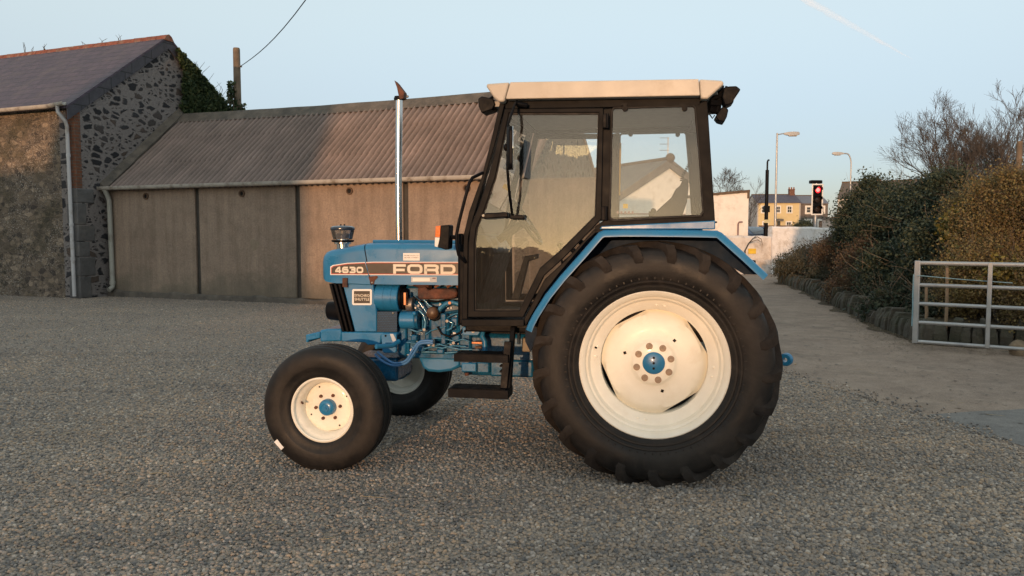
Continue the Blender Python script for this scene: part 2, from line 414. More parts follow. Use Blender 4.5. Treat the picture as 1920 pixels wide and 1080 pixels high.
L(gi.outputs[0], mp.inputs[0]); L(mp.outputs[0], ip.inputs['Points']); L(ci.outputs[0], ip.inputs['Instance'])
L(rr.outputs[0], ip.inputs['Rotation']); L(rs.outputs[1], ip.inputs['Scale']); L(ip.outputs[0], go.inputs[0])
gm = gv.modifiers.new('scatter', 'NODES'); gm.node_group = ng

# ================================================================ farm buildings (one frame: x along the front, y back, z up)
RZ = R(-22); S0 = G(152, 560); SX = Vector((cos(RZ), sin(RZ), 0)); SY = Vector((-sin(RZ), cos(RZ), 0))
def SP(px, py, y=0):                                    # point of the photo on a front parallel to the yard wall -> (x, z)
    p = hit(px, py, S0 + SY * y, SY) - S0; return p.dot(SX), p.z
def SG(px, py, x=0):                                    # on a gable plane -> (y, z)
    p = hit(px, py, S0 + SX * x, SX) - S0; return p.dot(SY), p.z
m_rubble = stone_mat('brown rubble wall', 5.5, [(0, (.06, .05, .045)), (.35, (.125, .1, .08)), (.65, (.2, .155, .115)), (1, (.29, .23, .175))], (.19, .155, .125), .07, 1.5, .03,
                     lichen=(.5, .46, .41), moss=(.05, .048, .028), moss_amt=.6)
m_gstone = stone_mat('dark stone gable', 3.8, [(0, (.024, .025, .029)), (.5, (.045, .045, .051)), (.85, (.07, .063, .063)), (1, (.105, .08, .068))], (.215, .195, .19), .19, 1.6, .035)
m_slate = brick_mat('purple grey slate', (.058, .045, .07), (.082, .062, .09), (.024, .02, .026), .3, .16, .006, .008, noise_c=(.1, .082, .09), rough=.55, planes='x')
m_slatev = brick_mat('grey slate verge', (.045, .045, .06), (.07, .065, .078), (.02, .02, .022), .42, .5, .012, .006, rough=.55)
m_ridge = mat('red ridge tile', (.2, .06, .035), .85, 0, .3, 9, col2=(.26, .2, .15), amt=.35, scale2=6, bump=.006, bscale=30)
m_gut = mat('grey white gutter', (.42, .4, .37), .55, 0, .1, 4, col2=(.2, .17, .14), amt=.4, scale2=5)
m_pipe = mat('white downpipe', (.5, .5, .52), .5, 0, .06, 3, col2=(.3, .27, .24), amt=.3, scale2=4)
m_gpipe = mat('grey downpipe', (.34, .34, .31), .55, 0, .08, 3, col2=(.2, .19, .16), amt=.3, scale2=4)
m_brick = brick_mat('red brick quoin', (.2, .075, .04), (.15, .07, .045), (.13, .105, .085), bump=.008)
m_block = mat('grey dressed stone', (.11, .108, .11), .9, 0, .25, 3, col2=(.17, .155, .14), amt=.35, scale2=2, bump=.02, bscale=9)
m_wood = mat('grey timber', (.16, .12, .085), .85, 0, .25, 5, bump=.004, bscale=30)

st = empty('stone_building', S0, RZ, 'tall rubble stone barn with dark slate roof and red ridge at left', 'barn')
ya, za = SG(313, 73); ze = SP(152, 196)[1] + .05
yb = 2 * ya; LX = -16
MB().box(LX, -.5, 0, .5, -.3, ze).build('front_wall', m_rubble, st, smooth=0)
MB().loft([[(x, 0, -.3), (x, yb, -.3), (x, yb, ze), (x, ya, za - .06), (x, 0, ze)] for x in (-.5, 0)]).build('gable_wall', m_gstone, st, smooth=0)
sl_ = (za - ze) / ya
def slab(mb, x0, x1, yA, yB, th, up=0):                 # roof slope from (yA) to ridge (yB)
    zf = lambda y: ze + sl_ * (y if yA < ya else yb - y) + up
    mb.loft([[(x, yA, zf(yA)), (x, yB, zf(yB)), (x, yB, zf(yB) + th), (x, yA, zf(yA) + th)] for x in (x0, x1)])
r_ = MB(); slab(r_, LX, .06, -.22, ya, .06, .02); r_.build('roof', m_slate, st, smooth=0)
r_ = MB(); slab(r_, LX, .06, yb + .2, ya, .06, .02); r_.build('roof', m_slate, st, smooth=0)
vg = MB()
for s_, e_ in ((-.2, ya), (yb + .18, ya)):
    zf = (lambda y: ze + sl_ * y) if s_ < ya else (lambda y: ze + sl_ * (yb - y))
    vg.loft([[(x, s_, zf(s_) + .015), (x, e_, zf(e_) + .015), (x, e_, zf(e_) - .26), (x, s_, zf(s_) - .26)] for x in (.004, .05)])
vg.build('verge', m_slatev, st, smooth=0)
rt = MB()
x = LX
while x < .02:
    x2 = min(x + .44, .08)
    rt.loft([[(xx, ya - .17, za - .06 + dz), (xx, ya - .09, za + .06 + dz), (xx, ya, za + .11 + dz), (xx, ya + .09, za + .06 + dz), (xx, ya + .17, za - .06 + dz)] for xx, dz in ((x + .006, random.uniform(0, .012)), (x2, 0))])
    x += .45
rt.build('ridge_tiles', m_ridge, st, smooth=30)
gt = MB()
gprof = [(-.06, .02), (-.055, -.03), (-.03, -.06), (0, -.065), (.03, -.06), (.055, -.03), (.06, .02), (.05, .02), (0, -.05), (-.05, .02)]
gt.loft([[(xx, -.27 + a, ze - .03 - .022 * (xx + 1.2 if xx < -1.2 else 0) * -.0 + b - (.0 if xx > -.4 else .04)) for a, b in gprof] for xx in (LX, -2.2, -.5, .02)])
gt.build('gutter', m_gut, st, smooth=50)
px0 = SP(120, 200, -.1)[0]
dp = MB(); zb = .06; pxb = SP(139, 556, -.1)[0]
dp.tube([(px0, -.27, ze - .09), (px0, -.27, ze - .22), (px0 + .05, -.12, ze - .42), (px0 + .06, -.09, ze - .55), (pxb, -.09, zb)], .042, 12)
for zz in (.9, 1.7, 3.3): dp.cyl((px0 + .06 + (pxb - px0 - .06) * (1 - zz / ze), -.09, zz), (px0 + .06 + (pxb - px0 - .06) * (1 - zz / ze), -.09, zz + .07), .05, 12)
dp.build('downpipe', m_pipe, st)
zq = SP(150, 352)[1]
MB().box(-.27, .006, -.006, .14, zq, ze - .02).build('brick_quoin', m_brick, st, smooth=0)
z = 0.0
k = 0
while z < zq - .05:
    hh = min(random.uniform(.3, .52), zq - z)
    wx, wy = ((.2, .44) if k % 2 else (.3, .26)); wx += random.uniform(-.03, .05); wy += random.uniform(-.04, .04)
    MB().box(-wx, .014, -.016, wy, z + .008, z + hh - .008).build('quoin_block', m_block, st, bevel=.018)
    z += hh; k += 1
# sprigs growing out of the ridge
m_weed = mat('dry weed', (.07, .06, .04), .9)
for i in range(7):
    x = random.uniform(-5.5, -1.6); h = random.uniform(.1, .3); sp_ = MB()
    for j in range(3): sp_.tube([(x, ya, za + .05), (x + random.uniform(-.05, .05), ya, za + .05 + h * .6), (x + random.uniform(-.12, .12), ya + random.uniform(-.1, .1), za + .08 + h)], [.008, .006, .003], 4)
    sp_.build('ridge_weed', m_weed, st, smooth=0)

def concrete():
    t = NT('brown grey rendered panel'); v = t.coords()
    a = t.noise(v, 1.1, 6, .7); b = t.noise(v, 26, 6, .75); d = t.noise(v, 4, 6, .7)
    c = t.ramp(a, [(.3, (.235, .18, .144)), (.5, (.29, .225, .18)), (.7, (.345, .268, .212))])
    c = t.mix(.7, c, t.ramp(b, [(.25, (.6, .6, .6)), (.75, (1.35, 1.35, 1.35))]), 'MULTIPLY')
    c = t.mix(.5, c, t.ramp(d, [(.3, (.78, .8, .8)), (.7, (1.18, 1.14, 1.1))]), 'MULTIPLY')
    e = t.n('TexNoise', {'Vector': t.coords((3.2, 3.2, .28)), 'Scale': 1.6, 'Detail': 6, 'Roughness': .65}).outputs[0]
    c = t.mix(.75, c, t.ramp(e, [(.32, (.7, .69, .68)), (.55, (1, 1, 1)), (.75, (1.15, 1.12, 1.08))]), 'MULTIPLY')
    zz = t.n('SeparateXYZ', {0: v}).outputs[2]
    dm = t.n('MapRange', {'Value': t.math('ADD', zz, t.math('MULTIPLY', t.math('SUBTRACT', a, .5), 1.6)), 'From Min': .15, 'From Max': .75, 'To Min': .6, 'To Max': 0}).outputs[0]
    c = t.mix(dm, c, (.12, .115, .09))
    cr = t.n('TexVoronoi', {'Vector': t.n('VectorMath', {0: v, 1: t.n('VectorMath', {0: t.n('TexNoise', {'Vector': v, 'Scale': 3, 'Detail': 5}).outputs[1], 'Scale': .5}, operation='SCALE').outputs[0]}, operation='ADD').outputs[0], 'Scale': .75}, feature='DISTANCE_TO_EDGE').outputs[0]
    c = t.mix(t.math('MULTIPLY', t.math('LESS_THAN', cr, .004), .16), c, (.06, .052, .045))
    t.set(Base_Color=c, Roughness=.93, Specular_IOR_Level=.2, Normal=t.bump(b, .012, .7)); return t.m
m_conc = concrete()
m_joint = mat('dark joint', (.062, .056, .05), .95, 0, .2, 6)
m_fillet = mat('cement fillet', (.125, .108, .092), .95, 0, .25, 4, col2=(.07, .064, .058), amt=.45, scale2=3, bump=.02, bscale=20)
CPER = 10.96 * 8 / int(10.96 / .15 * 8)
def asbestos():
    t = NT('weathered corrugated sheet'); v = t.coords()
    a = t.noise(v, 1.0, 6, .7); sp = t.noise(v, 34, 5, .8)
    st2 = t.n('TexNoise', {'Vector': t.coords((6, .5, .5)), 'Scale': 1.5, 'Detail': 4}).outputs[0]
    c = t.ramp(a, [(.3, (.155, .13, .122)), (.7, (.252, .205, .19))])
    c = t.mix(.6, c, t.ramp(st2, [(.3, (.7, .7, .7)), (.7, (1.25, 1.2, 1.18))]), 'MULTIPLY')
    sx = t.n('SeparateXYZ', {0: v}).outputs[0]; wv = t.math('SINE', t.math('MULTIPLY_ADD', sx, 2 * pi / CPER, -2 * pi * .05 / CPER))
    c = t.mix(.8, c, t.ramp(t.math('MULTIPLY_ADD', wv, .5, .5), [(.0, (.5, .48, .47)), (.55, (1, 1, 1)), (1, (1.25, 1.2, 1.17))]), 'MULTIPLY')  # corrugation's light and dark strengthened in the colour, with trough dirt and crest lichen
    c = t.mix(t.ramp(sp, [(.56, (0, 0, 0)), (.68, (.6, .6, .6))]), c, (.34, .31, .28))
    c = t.mix(t.ramp(t.noise(v, 17, 5, .8), [(.62, (0, 0, 0)), (.72, (.7, .7, .7))]), c, (.04, .034, .03))
    t.set(Base_Color=c, Roughness=.93, Specular_IOR_Level=.2, Normal=t.bump(sp, .008)); return t.m
m_asb = asbestos()
YB = SG(205, 551)[0]                                    # set-back of the long barn
bn = empty('long_barn', S0 + SY * YB, RZ, 'long low barn with brown rendered panels and corrugated grey roof behind the tractor', 'barn')
bx = lambda px, py, dy=0: SP(px, py, YB + dy)
zeb = bx(400, 347)[1]
BX1 = 10.95
yr, zr = SG(335, 216)[0] - YB, None
zr = SP(620, 200, YB + yr)[1]
joints = [bx(p, 460)[0] for p in (371, 559, 761)]
joints += [joints[-1] + 2.0, joints[-1] + 4.0]
edges = [.02] + joints + [BX1]
MB().box(.02, BX1, .06, .3, -.3, zeb + .02).build('wall', m_joint, bn, smooth=0)
for a, b in zip(edges, edges[1:]):
    MB().box(a + (.06 if a > .1 else 0), b - (.06 if b < BX1 - .1 else 0), -.0, .058, .12, zeb - .06).build('wall_panel', m_conc, bn, bevel=.012)
# damp broken plinth
pl = MB(); n = 60
prof = []
for i in range(n + 1):
    x = .02 + (BX1 - .02) * i / n; d = .05 + .05 * noise.noise(Vector((x * 1.3, 0, 0))); hh = .15 + .06 * noise.noise(Vector((x * 2.1, 5, 0))) - .006 * x
    prof.append([(x, -d - .02, -.1), (x, -d, hh * .8), (x, -d + .03, hh), (x, .05, hh + .01), (x, .05, -.1)])
pl.loft(prof).build('plinth', m_fillet, bn, smooth=30)
MB().box(.02, BX1, -.03, .1, zeb - .06, zeb + .03).build('eaves_board', m_conc, bn, smooth=0)
def corr(x0, x1, ya_, za_, yb_, zb_, name):
    k = int((x1 - x0) / .15 * 8); vsx = []; fs = []
    rows = [0, .34, .345, .68, .685, 1]
    dx, dz = yb_ - ya_, zb_ - za_; ln = math.hypot(dx, dz); nx, nz = -dz / ln, dx / ln
    if nz < 0: nx, nz = -nx, -nz
    for j, r in enumerate(rows):
        lift = [.016, .0, .016, 0, .016, 0][j]
        for i in range(k + 1):
            x = x0 + (x1 - x0) * i / k
            h = .034 * sin(2 * pi * i / 8) + lift + .006 * noise.noise(Vector((x * .7, j, 0)))
            vsx.append((x, ya_ + dx * r + nx * h, za_ + dz * r + nz * h - .05 * sin(pi * (x - x0) / (x1 - x0)) * r))
    m_ = len(vsx)
    for v in list(vsx): vsx.append((v[0], v[1] - nx * .008, v[2] - nz * .008))
    for j in range(len(rows) - 1):
        for i in range(k):
            a = j * (k + 1) + i
            fs.append((a, a + 1, a + k + 2, a + k + 1)); fs.append((m_ + a, m_ + a + k + 1, m_ + a + k + 2, m_ + a + 1))
    for j in (0, len(rows) - 1):
        for i in range(k):
            a = j * (k + 1) + i; fs.append((a, a + m_, a + m_ + 1, a + 1))
    return pydata(name, vsx, fs, m_asb, bn, smooth=50)
ov = .14; slp = (zr - zeb) / yr
corr(.05, BX1 + .06, -ov, zeb + .05 - ov * slp, yr, zr, 'corrugated_roof')
corr(.05, BX1 + .06, 2 * yr + ov, zeb + .05 - ov * slp, yr, zr, 'corrugated_roof')
rc = MB(); rg = []
for i in range(76):
    x = .05 + (BX1 + .1 - .05) * i / 75; s_ = -.05 * sin(pi * x / BX1) + .012 * noise.noise(Vector((x, 3, 1)))
    rg.append([(x, yr - .24, zr + .05 - .24 * slp + s_ - .012 * (i % 2)), (x, yr - .03, zr + .085 + s_), (x, yr, zr + .1 + s_), (x, yr + .03, zr + .085 + s_), (x, yr + .24, zr + .05 - .24 * slp + s_), (x, yr, zr + .01 + s_)])
rc.loft(rg).build('ridge_cap', m_fillet, bn, smooth=40)
# cement fillet against the taller gable
fl = MB(); rg = []
for i in range(13):
    q = i / 12; y = -.16 + (yr + .16) * q; z = zeb + .06 + slp * y
    j = .03 * noise.noise(Vector((q * 6, 2, 0)))
    rg.append([(.004, y, z + .2 + j), (.06, y, z + .16 + j), (.17 + j, y, z + .05), (.16, y, z - .02), (.004, y, z - .05)])
fl.loft(rg).build('fillet', m_fillet, bn, smooth=30)
m_bgab = stone_mat('brown stone barn end', 4, [(0, (.085, .07, .06)), (.5, (.15, .115, .092)), (1, (.21, .165, .13))], (.2, .165, .135), .1, 1.4, .025)
MB().loft([[(x, 0, -.3), (x, 2 * yr, -.3), (x, 2 * yr, zeb + .02), (x, yr, zr - .02), (x, 0, zeb + .02)] for x in (BX1 - .3, BX1 + .005)]).build('gable_wall', m_bgab, bn, smooth=0)
g_ = MB(); gy = -.2
g_.loft([[(xx, gy + a, zeb + .005 + b) for a, b in gprof] for xx in (-.12, 4, 8, BX1)])
g_.build('gutter', m_gut, bn, smooth=50)
dpx = bx(206, 450, -.1)[0]
d_ = MB(); d_.tube([(dpx, gy, zeb - .04), (dpx, gy + .06, zeb - .15), (dpx, -.08, zeb - .3), (dpx + .02, -.08, .28), (dpx + .02, -.1, .22), (dpx + .02, -.2, .17)], .058, 12)
d_.cyl((dpx + .018, -.08, .3), (dpx + .018, -.08, .38), .07, 12); d_.build('downpipe', m_gpipe, bn)
for px, py in ((273, 368), (453, 363), (655, 358), (875, 353)):
    x, zz = bx(px, py, -.02)
    v_ = MB().lathe([(.05, .03), (.05, -.03), (.058, -.036), (.075, -.034), (.078, -.02), (.076, .03)], 24, Matrix.Translation((x, 0, zz)))
    vo = v_.build('vent_pipe', mat('clay vent', (.12, .075, .05), .9, 0, .2, 20), bn)
    MB().cyl((x, -.006, zz), (x, -.004, zz), .051, 20).build('vent_hole', mat('dark hole', (.008, .007, .006), .9), vo)
x, zz = bx(477, 459)
MB().lathe([(0, -.003), (.11, -.0035), (.125, -.001), (.125, .003)], 14, Matrix.Translation((x, 0, zz)), fr=lambda r, a: r * (1 + .18 * sin(3 * a + 1) + .1 * sin(5 * a))).build('mortar_patch', mat('pale mortar', (.24, .19, .14), .95, 0, .15, 14), bn)

# ================================================================ vegetation tools
def leaf_mat(name, cols, transl=.25):
    t = NT(name); g = t.n('NewGeometry'); v = t.coords()
    r1 = g.outputs['Random Per Island']; n1 = t.noise(v, 1.6, 4)
    f = t.math('ADD', t.math('MULTIPLY', r1, .55), t.math('MULTIPLY', n1, .5))
    c = t.ramp(f, [(i / (len(cols) - 1) * .7 + .15, k) for i, k in enumerate(cols)])
    t.set(Base_Color=c, Roughness=.6, Specular_IOR_Level=.3)
    tl = t.n('BsdfTranslucent', {'Color': c})
    mx = t.n('MixShader', {0: transl, 1: t.b.outputs[0], 2: tl.outputs[0]})
    t.t.links.new(mx.outputs[0], t.out.inputs[0]); return t.m
def leaf_quads(rnd, pts, size, long=1.6):
    vs_, fs_ = [], []
    for p in pts:
        d = Vector((rnd.gauss(0, 1), rnd.gauss(0, 1), rnd.gauss(0, 1))).normalized(); u = d.orthogonal().normalized()
        q = Matrix.Rotation(rnd.uniform(0, 6.28), 3, d); u = q @ u; w_ = d.cross(u)
        s = size * rnd.uniform(.6, 1.5); k = len(vs_)
        vs_ += [p - u * s * long * .5, p + w_ * s * .5, p + u * s * long * .5, p - w_ * s * .5]; fs_.append((k, k + 1, k + 2, k + 3))
    return vs_, fs_
def clump_pts(rnd, c, rad, nclump, per, cr, flat_base=True, shell=.55):
    out = []; ph = rnd.uniform(0, 50)
    for i in range(nclump):
        while True:
            d = Vector((rnd.gauss(0, 1), rnd.gauss(0, 1), rnd.gauss(0, 1))).normalized()
            if not flat_base or d.z > -.55: break
        q = (1 + .3 * noise.noise(d * 2.2 + Vector((ph, 0, 0)))) * (shell + (1 - shell) * rnd.random() ** .5)
        cc = Vector(c) + Vector((d.x * rad[0], d.y * rad[1], d.z * rad[2])) * q
        r = cr * rnd.uniform(.6, 1.4); k = int(per * rnd.uniform(.5, 1.5))
        for j in range(k):
            p = cc + Vector((rnd.gauss(0, 1), rnd.gauss(0, 1), rnd.gauss(0, .8))) * r * .5
            if p.z > .02: out.append(p)
    return out
def twig_mesh(rnd, n, c, rad, ln, r, up=.5, tries=3, sides=3):
    mb = MB()
    for i in range(n):
        d = Vector((rnd.gauss(0, 1), rnd.gauss(0, 1), rnd.gauss(0, 1))).normalized()
        p = Vector(c) + Vector((d.x * rad[0], d.y * rad[1], d.z * rad[2])) * rnd.uniform(.45, .98)
        dr = (Vector((d.x, d.y, d.z + up)) + Vector((rnd.gauss(0, .5), rnd.gauss(0, .5), rnd.gauss(0, .5)))).normalized()
        l = ln * rnd.uniform(.5, 1.4); path = [p]
        for s in range(tries):
            dr = (dr + Vector((rnd.gauss(0, .25), rnd.gauss(0, .25), rnd.gauss(0, .2)))).normalized(); path.append(path[-1] + dr * l / tries)
        if min(q.z for q in path) > .02: mb.tube(path, [r * (1 - .75 * s / tries) for s in range(tries + 1)], sides)
    return mb
m_twig = mat('grey brown twig', (.11, .08, .06), .9, 0, .25, 8)
m_bark = mat('tree bark', (.07, .06, .054), .95, 0, .3, 6, bump=.01, bscale=20)
def shrub(name, label, cat, base, blobs, lsize, lmat, seed, twigs=0, twig_len=.5, twig_r=.004, group=None, tmat=None, stems=7):
    rnd = random.Random(seed); root = empty(name, base, 0, label, cat, group)
    pts_ = []
    for c, rad, ncl, per, cr in blobs: pts_ += clump_pts(rnd, c, rad, ncl, per, cr)
    vs_, fs_ = leaf_quads(rnd, pts_, lsize)
    pydata('foliage', [tuple(v) for v in vs_], fs_, lmat, root)
    mb = MB()
    for i in range(stems):
        c, rad = blobs[i % len(blobs)][:2]; tgt = Vector(c) + Vector((rnd.uniform(-.7, .7) * rad[0], rnd.uniform(-.7, .7) * rad[1], rnd.uniform(-.2, .8) * rad[2]))
        a = Vector((c[0] + rnd.uniform(-.3, .3) * rad[0], c[1] + rnd.uniform(-.3, .3) * rad[1], -.02))
        mb.tube([a, a.lerp(tgt, .4) + Vector((rnd.uniform(-.1, .1), rnd.uniform(-.1, .1), 0)), tgt], [.035, .024, .008], 5)
    mb.build('stems', tmat or m_bark, root)
    if twigs:
        mb = None; tot = sum(b[1][0] * b[1][2] for b in blobs)
        bmall = MB()
        for c, rad, *_ in blobs:
            k = twig_mesh(rnd, int(twigs * rad[0] * rad[2] / tot), c, rad, twig_len, twig_r)
            me_ = bpy.data.meshes.new('tmp'); k.bm.to_mesh(me_); k.bm.free(); bmall.bm.from_mesh(me_); bpy.data.meshes.remove(me_)
        bmall.build('twigs', tmat or m_twig, root, smooth=0)
    return root
def bare_tree(label, base, h, seed, spread=.9, levels=4, r0=.12, kids=(7, 6, 6, 4), lean=(0, 0), first=.25, group=None, twig=.0055, name='bare_tree'):
    rnd = random.Random(seed); root = empty(name, base, 0, label, 'tree', group)
    tr, cr = MB(), MB()
    def grow(p, d, ln, r, lv):
        segs = 6 if lv == 0 else 4 if lv < 3 else 3; path = [p]; dd = d
        for i in range(segs):
            dd = (dd + Vector((rnd.gauss(0, .13), rnd.gauss(0, .13), rnd.gauss(.05, .09)))).normalized(); path.append(path[-1] + dd * ln / segs)
        rr_ = [max(twig * .6, r * (1 - .72 * i / segs)) for i in range(segs + 1)]
        (tr if lv == 0 else cr).tube(path, rr_, 8 if lv == 0 else 5 if lv == 1 else 3)
        if lv >= levels: return
        n = kids[lv]
        for i in range(n):
            q = (first if lv == 0 else .3) + (1 - (first if lv == 0 else .3)) * (i + rnd.random()) / n
            k = min(segs - 1, int(q * segs)); a = path[k].lerp(path[k + 1], q * segs - k)
            ax = (path[k + 1] - path[k]).normalized(); side = Matrix.Rotation(rnd.uniform(0, 6.28) if lv else i * 2.4 + rnd.uniform(-.4, .4), 3, ax) @ ax.orthogonal().normalized()
            nd = (ax * rnd.uniform(.75, 1.15) + side * spread * rnd.uniform(.6, 1.15) + Vector((0, 0, .12))).normalized()
            grow(a, nd, ln * rnd.uniform(.42, .68) * (1.15 - .45 * q), max(twig, rr_[k] * rnd.uniform(.45, .62)), lv + 1)
    grow(Vector((0, 0, -.1)), Vector((lean[0], lean[1], 1)).normalized(), h * .72, r0, 0)
    tr.build('trunk', m_bark, root, smooth=60); cr.build('crown', m_bark, root, smooth=0)
    return root
# ================================================================ ivy and pole beside the stone building
m_ivy = leaf_mat('ivy leaves', [(.018, .034, .018), (.036, .062, .028), (.065, .095, .04), (.11, .13, .06)])
rnd = random.Random(21); ip_ = []
c0 = SG(372, 145)[0]
for i in range(20000):
    y = rnd.uniform(ya + .2, yb + .5); zt = ze + sl_ * (yb - y)
    q = (y - ya) / (yb - ya)
    ztop = zt + .04 + .22 * max(0, q - .2) * rnd.random() + .07 * noise.noise(Vector((y * 2, 0, 3)))
    zlow = ze - .8
    z = zlow + (ztop - zlow) * rnd.random() ** .8
    if y > ya + .4 + .5 * noise.noise(Vector((z * 1.5, 1, 0))) or z > zt - .12:
        if y < ya + .3 and rnd.random() > .15: continue
        th = .1 + .3 * q * (0.5 + noise.noise(Vector((y * 1.5, z * 1.5, 0))))
        ip_.append(Vector((.07 + rnd.random() * th, y, z)) if z < zt else Vector((rnd.uniform(-.35, .2), y, z)))
iv = empty('ivy', S0, RZ, 'dark green ivy spreading over the right side of the stone gable', 'ivy')
a_, b_ = leaf_quads(rnd, ip_, .085, 1.15); pydata('foliage', [tuple(v) for v in a_], b_, m_ivy, iv)
sm = MB()
for i in range(26):
    y = rnd.uniform(ya + .9, yb + .4); z = min(ze + sl_ * (yb - y), za) + rnd.uniform(.0, .25); h = rnd.uniform(.2, .5)
    sm.tube([(rnd.uniform(-.1, .2), y, z - .3), (rnd.uniform(-.1, .2), y + rnd.uniform(-.05, .1), z + h * .5), (rnd.uniform(-.2, .3), y + rnd.uniform(-.1, .15), z + h)], [.01, .007, .003], 4)
for i in range(8):
    y = rnd.uniform(ya + 1, yb); sm.tube([(.02, y, ze - 1), (.03, y - .2, ze - .3), (.03, y - .5, ze + .3)], .012, 5)
sm.build('stems', m_twig, iv, smooth=0)

PY = 24.2; pb, ptp = W(446, 208, PY), W(446, 90, PY)
up_ = empty('utility_pole', (pb.x, PY, 0), 0, 'weathered wooden utility pole rising behind the barn roof', 'pole')
MB().tube([(0, 0, -.3), (0, 0, 3), (0, 0, ptp.z - .04), (0, 0, ptp.z)], [.125, .12, .102, .09], 16).build('shaft', m_wood, up_)
wb = W(700, -190, 12) - Vector((pb.x, PY, 0)); wa = Vector((.1, 0, ptp.z - .55))
MB().tube([wa.lerp(wb, i / 12) - Vector((0, 0, .35 * sin(pi * i / 12))) for i in range(13)], .011, 5).build('wire', m_black, up_)
MB().cyl((.08, -.02, ptp.z - .55), (.16, -.02, ptp.z - .55), .03, 8).build('wire_clamp', m_steel, up_)
rnd = random.Random(5); pi_ = []
for i in range(900):
    z = rnd.uniform(pb.z - .8, pb.z + .85); a = rnd.uniform(0, 6.28); r = (.12 + .12 * rnd.random()) * (1 if z < pb.z + .3 else .75)
    pi_.append(Vector((cos(a) * r - (.12 if z > pb.z + .2 else 0), sin(a) * r, z)))
a_, b_ = leaf_quads(rnd, pi_, .08, 1.2)
pv = empty('ivy', (pb.x, PY, 0), 0, 'small clump of ivy climbing the utility pole', 'ivy'); pydata('foliage', [tuple(v) for v in a_], b_, m_ivy, pv)

# ================================================================ houses and walls beyond the drive
m_wwall = mat('white rough render', (.8, .77, .72), .9, 0, .06, 3, col2=(.6, .54, .48), amt=.3, scale2=2, bump=.01, bscale=12)
m_dirtyw = mat('stained whitewash', (.66, .63, .61), .95, 0, .1, 2, col2=(.36, .3, .25), amt=.42, scale2=1.6, bump=.03, bscale=8)
m_whitew = mat('peeling whitewash', (.78, .77, .78), .95, 0, .08, 2, col2=(.48, .44, .4), amt=.33, scale2=2.2, bump=.03, bscale=8)
m_greyroof = mat('grey slate roof', (.14, .125, .115), .8, 0, .15, 4, col2=(.2, .17, .14), amt=.35, scale2=1.5, bump=.01, bscale=25)
m_coping = mat('brown coping', (.12, .085, .06), .95, 0, .25, 5)
m_brickc = brick_mat('chimney brick', (.2, .085, .05), (.16, .07, .05), (.15, .12, .1))
m_pot = mat('clay chimney pot', (.26, .12, .07), .9)
m_pane = mat('dark window pane', (.03, .035, .042), .12, 0, .2, 3)
m_frameW = mat('white window frame', (.7, .68, .64), .5)

def gable_house(root, L, D, eh, rh, wm, rm, gm=None, over=.25, th=.08):
    """ridge along x; front face y=0; x from 0 to L."""
    if gm:
        MB().box(.2, L - .2, 0, D, -.5, eh).build('wall', wm, root, smooth=0)
        MB().loft([[(x, 0, -.5), (x, D, -.5), (x, D, eh), (x, D / 2, rh), (x, 0, eh)] for x in (0, .2)]).build('gable_wall', gm, root, smooth=0)
        MB().loft([[(x, 0, -.5), (x, D, -.5), (x, D, eh), (x, D / 2, rh), (x, 0, eh)] for x in (L - .2, L)]).build('gable_wall', gm, root, smooth=0)
    else:
        MB().loft([[(x, 0, -.5), (x, D, -.5), (x, D, eh), (x, D / 2, rh), (x, 0, eh)] for x in (0, L)]).build('wall', wm, root, smooth=0)
    s_ = (rh - eh) / (D / 2)
    for f in (0, 1):
        Y = (lambda y: y) if not f else (lambda y: D - y)
        MB().loft([[(x, Y(-over), eh - over * s_ + .02), (x, Y(D / 2 + .002), rh + .02), (x, Y(D / 2 + .002), rh + .02 + th), (x, Y(-over), eh - over * s_ + .02 + th)] for x in (-.08, L + .08)]).build('roof', rm, root, smooth=0)
    MB().tube([(-.1, D / 2, rh + .08), (L + .1, D / 2, rh + .08)], .11, 8).build('ridge', m_coping, root)
def window(root, x, z, w_, h_, y=0.0, bars=1, fm=None, surround=.0):
    fm = fm or m_frameW
    if surround: MB().ring([(x - surround, z - surround), (x + w_ + surround, z - surround), (x + w_ + surround, z + h_ + surround), (x - surround, z + h_ + surround)], [(x, z), (x + w_, z), (x + w_, z + h_), (x, z + h_)], y - .03, y + .02).build('window_surround', m_frameW, root, smooth=0)
    t_ = .07
    f = MB().ring([(x, z), (x + w_, z), (x + w_, z + h_), (x, z + h_)], [(x + t_, z + t_), (x + w_ - t_, z + t_), (x + w_ - t_, z + h_ - t_), (x + t_, z + h_ - t_)], y - .05, y + .03)
    f.box(x + t_, x + w_ - t_, y - .045, y - .005, z + h_ * .5 - .025, z + h_ * .5 + .025)
    for i in range(bars): xx = x + w_ * (i + 1) / (bars + 1); f.box(xx - .02, xx + .02, y - .043, y - .007, z + t_, z + h_ - t_)
    fo = f.build('window', fm, root, smooth=0)
    MB().box(x + t_, x + w_ - t_, y - .012, y - .003, z + t_, z + h_ - t_).build('pane', m_pane, fo, smooth=0)
    MB().box(x - .1, x + w_ + .1, y - .12, y - .001, z - .1, z - .002).build('sill', fm, fo, smooth=0)
def chimney(root, x, y, z0, z1, w_=.8, d=.5, pots=2):
    c = MB().box(x - w_ / 2, x + w_ / 2, y - d / 2, y + d / 2, z0, z1).build('chimney', m_brickc, root, smooth=0)
    MB().box(x - w_ / 2 - .05, x + w_ / 2 + .05, y - d / 2 - .05, y + d / 2 + .05, z1, z1 + .1).build('chimney_cap', m_brickc, c, smooth=0)
    for i in range(pots):
        xx = x + (i - (pots - 1) / 2) * .38
        MB().tube([(xx, y, z1 + .1), (xx, y, z1 + .45)], [.13, .1], 10).build('chimney_pot', m_pot, c)
